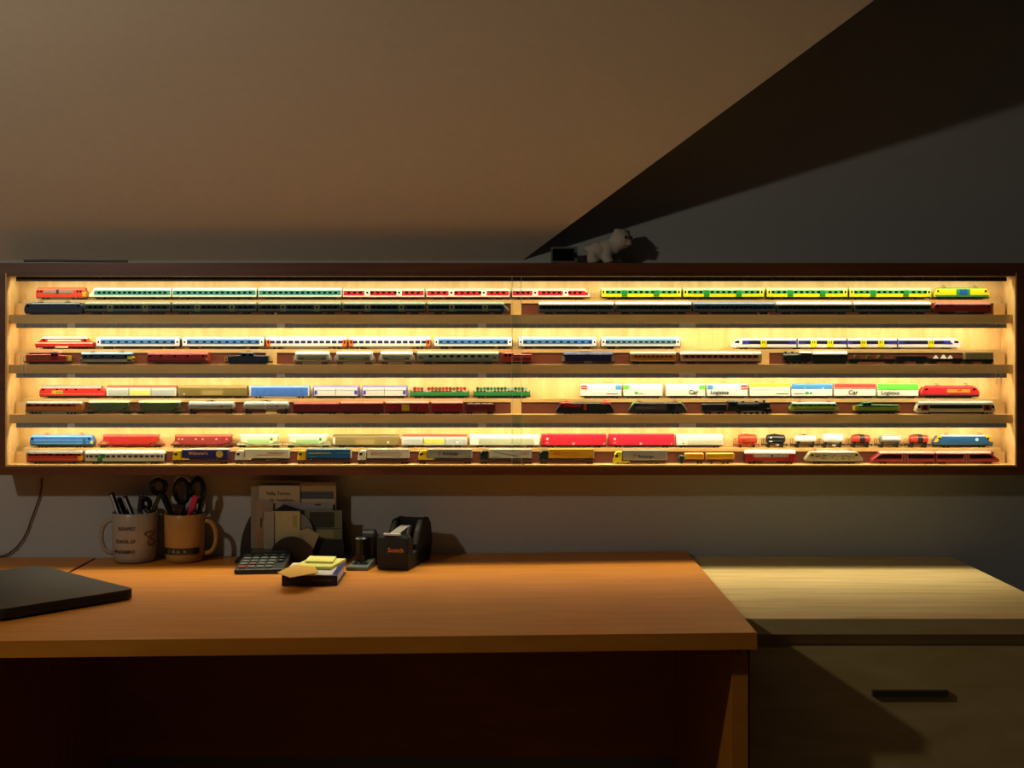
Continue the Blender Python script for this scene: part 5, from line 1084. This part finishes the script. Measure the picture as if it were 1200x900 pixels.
b = MB(); b.loft([(-.012, .010, .0, .058, .008), (-.006, .016, 0, .068, .012), (.016, .016, 0, .068, .012), (.022, .010, 0, .058, .008)]); o = b.build('back_housing', mat('#0e0f10', .4), gd); o.location = (.004, .075, .0)
b = MB(); b.cyl((-.002, .047, .0135), (-.002, .047, .054), .0135, 24); b.build('plunger', mat('#101114', .25), gd)
b = MB(); b.cyl((-.002, .047, .054), (-.002, .047, .056), .0115, 24, .0095); b.build('plunger_cap', mat('#6c706e', .2, .6), gd)
b = MB(); b.box(-.012, .008, .034, .036, .0125, .022); b.build('red_brown_part', mat('#4c1c14'), gd)
# tape dispenser
p = D(460, 668.5); q = D(483, 656)
td = empty('tape_dispenser', (p.x, p.y, zd(p.x)+.0016), 'black tape dispenser with orange lettering on its front, on the desk', 'tape dispenser')
td.rotation_euler = (0, 0, math.atan2(q.y-p.y, q.x-p.x)-math.pi/2)
Wd = .0315
def sidep(name, prof, hw, m, par=td, c=.003):     # profile in (s along depth, z)
    xs = [a for a, _ in prof]; cxx = (min(xs)+max(xs))/2; Wq = (max(xs)-min(xs))/2; zz = [b for _, b in prof]; Hq = max(zz)-min(zz); z0_ = min(zz)
    ins = [(cxx+(a-cxx)*(1-c/Wq), z0_+(b-z0_)*(1-c/Hq)) for a, b in prof]
    g = MB(); g.loops([[(x, a, b) for a, b in o_] for x, o_ in ((-hw, ins), (-hw+c, prof), (hw-c, prof), (hw, ins))]); o = g.build(name, m, par); fixn(o.data); return o
BLKM = mat('#08090a', .6)
sidep('front_block', [(0, 0), (.030, 0), (.034, .056), (.020, .063), (.004, .066), (.0, .060), (-.003, .03)], Wd, BLKM)
sidep('lower_body', [(.02, 0), (.145, 0), (.150, .02), (.12, .03), (.03, .03)], Wd, BLKM)
for x in (-1, 1):
    o = sidep('side_cheek', [(.050, .01), (.150, .01), (.158, .035), (.150, .072), (.135, .084), (.092, .084), (.072, .066), (.055, .04)], .006, BLKM, c=.0025); o.location = (x*(Wd-.006), 0, 0)
sidep('back_hood', [(.105, .02), (.150, .02), (.156, .04), (.148, .071), (.134, .083), (.100, .083)], Wd-.010, BLKM)
b = MB(); b.cyl((-.010, .082, .048), (.010, .082, .048), .026, 28); rl = b.build('tape_roll', mat('#8e8f88', .25), td)
b = MB(); b.cyl((-.012, .082, .048), (.012, .082, .048), .011, 20); b.build('roll_core', mat('#1c1c1e'), rl)
b = MB(); b.tube([(0, .002, .067), (0, .03, .066), (0, .062, .0635)], .0012, 4)
b = MB(); b.loops([[(-.0095, 0.006, .0668), (.0095, .006, .0668), (.0095, .006, .0674), (-.0095, .006, .0674)], [(-.0095, .074, .0732), (.0095, .074, .0732), (.0095, .074, .0738), (-.0095, .074, .0738)]]); b.build('tape_tongue', mat('#a8a8a0', .2), td)
b = MB(); b.box(-.018, .014, -.0015, .005, .0652, .0685); b.build('serrated_cutter', mat('#f0f2ee', .3, .1), td)
me = textmesh('Scotch', .0118); me.materials.append(mat('#f08c28')); o = link('orange_lettering', me, td); o.rotation_euler = (math.radians(93), 0, 0); o.location = (.008, -.0045, .034)

# ---------------------------------------------------------------- tidy: copies of a mesh normal pass
for o in bpy.data.objects:
    if 'u_' in o: del o['u_']
done = set()
for o in bpy.data.objects:
    if o.type == 'MESH' and o.data.name not in done and len(o.data.polygons) > 1 and not o.name.startswith(('lettering', 'handwriting', 'orange_lettering', 'spine_lettering')):
        done.add(o.data.name); fixn(o.data)
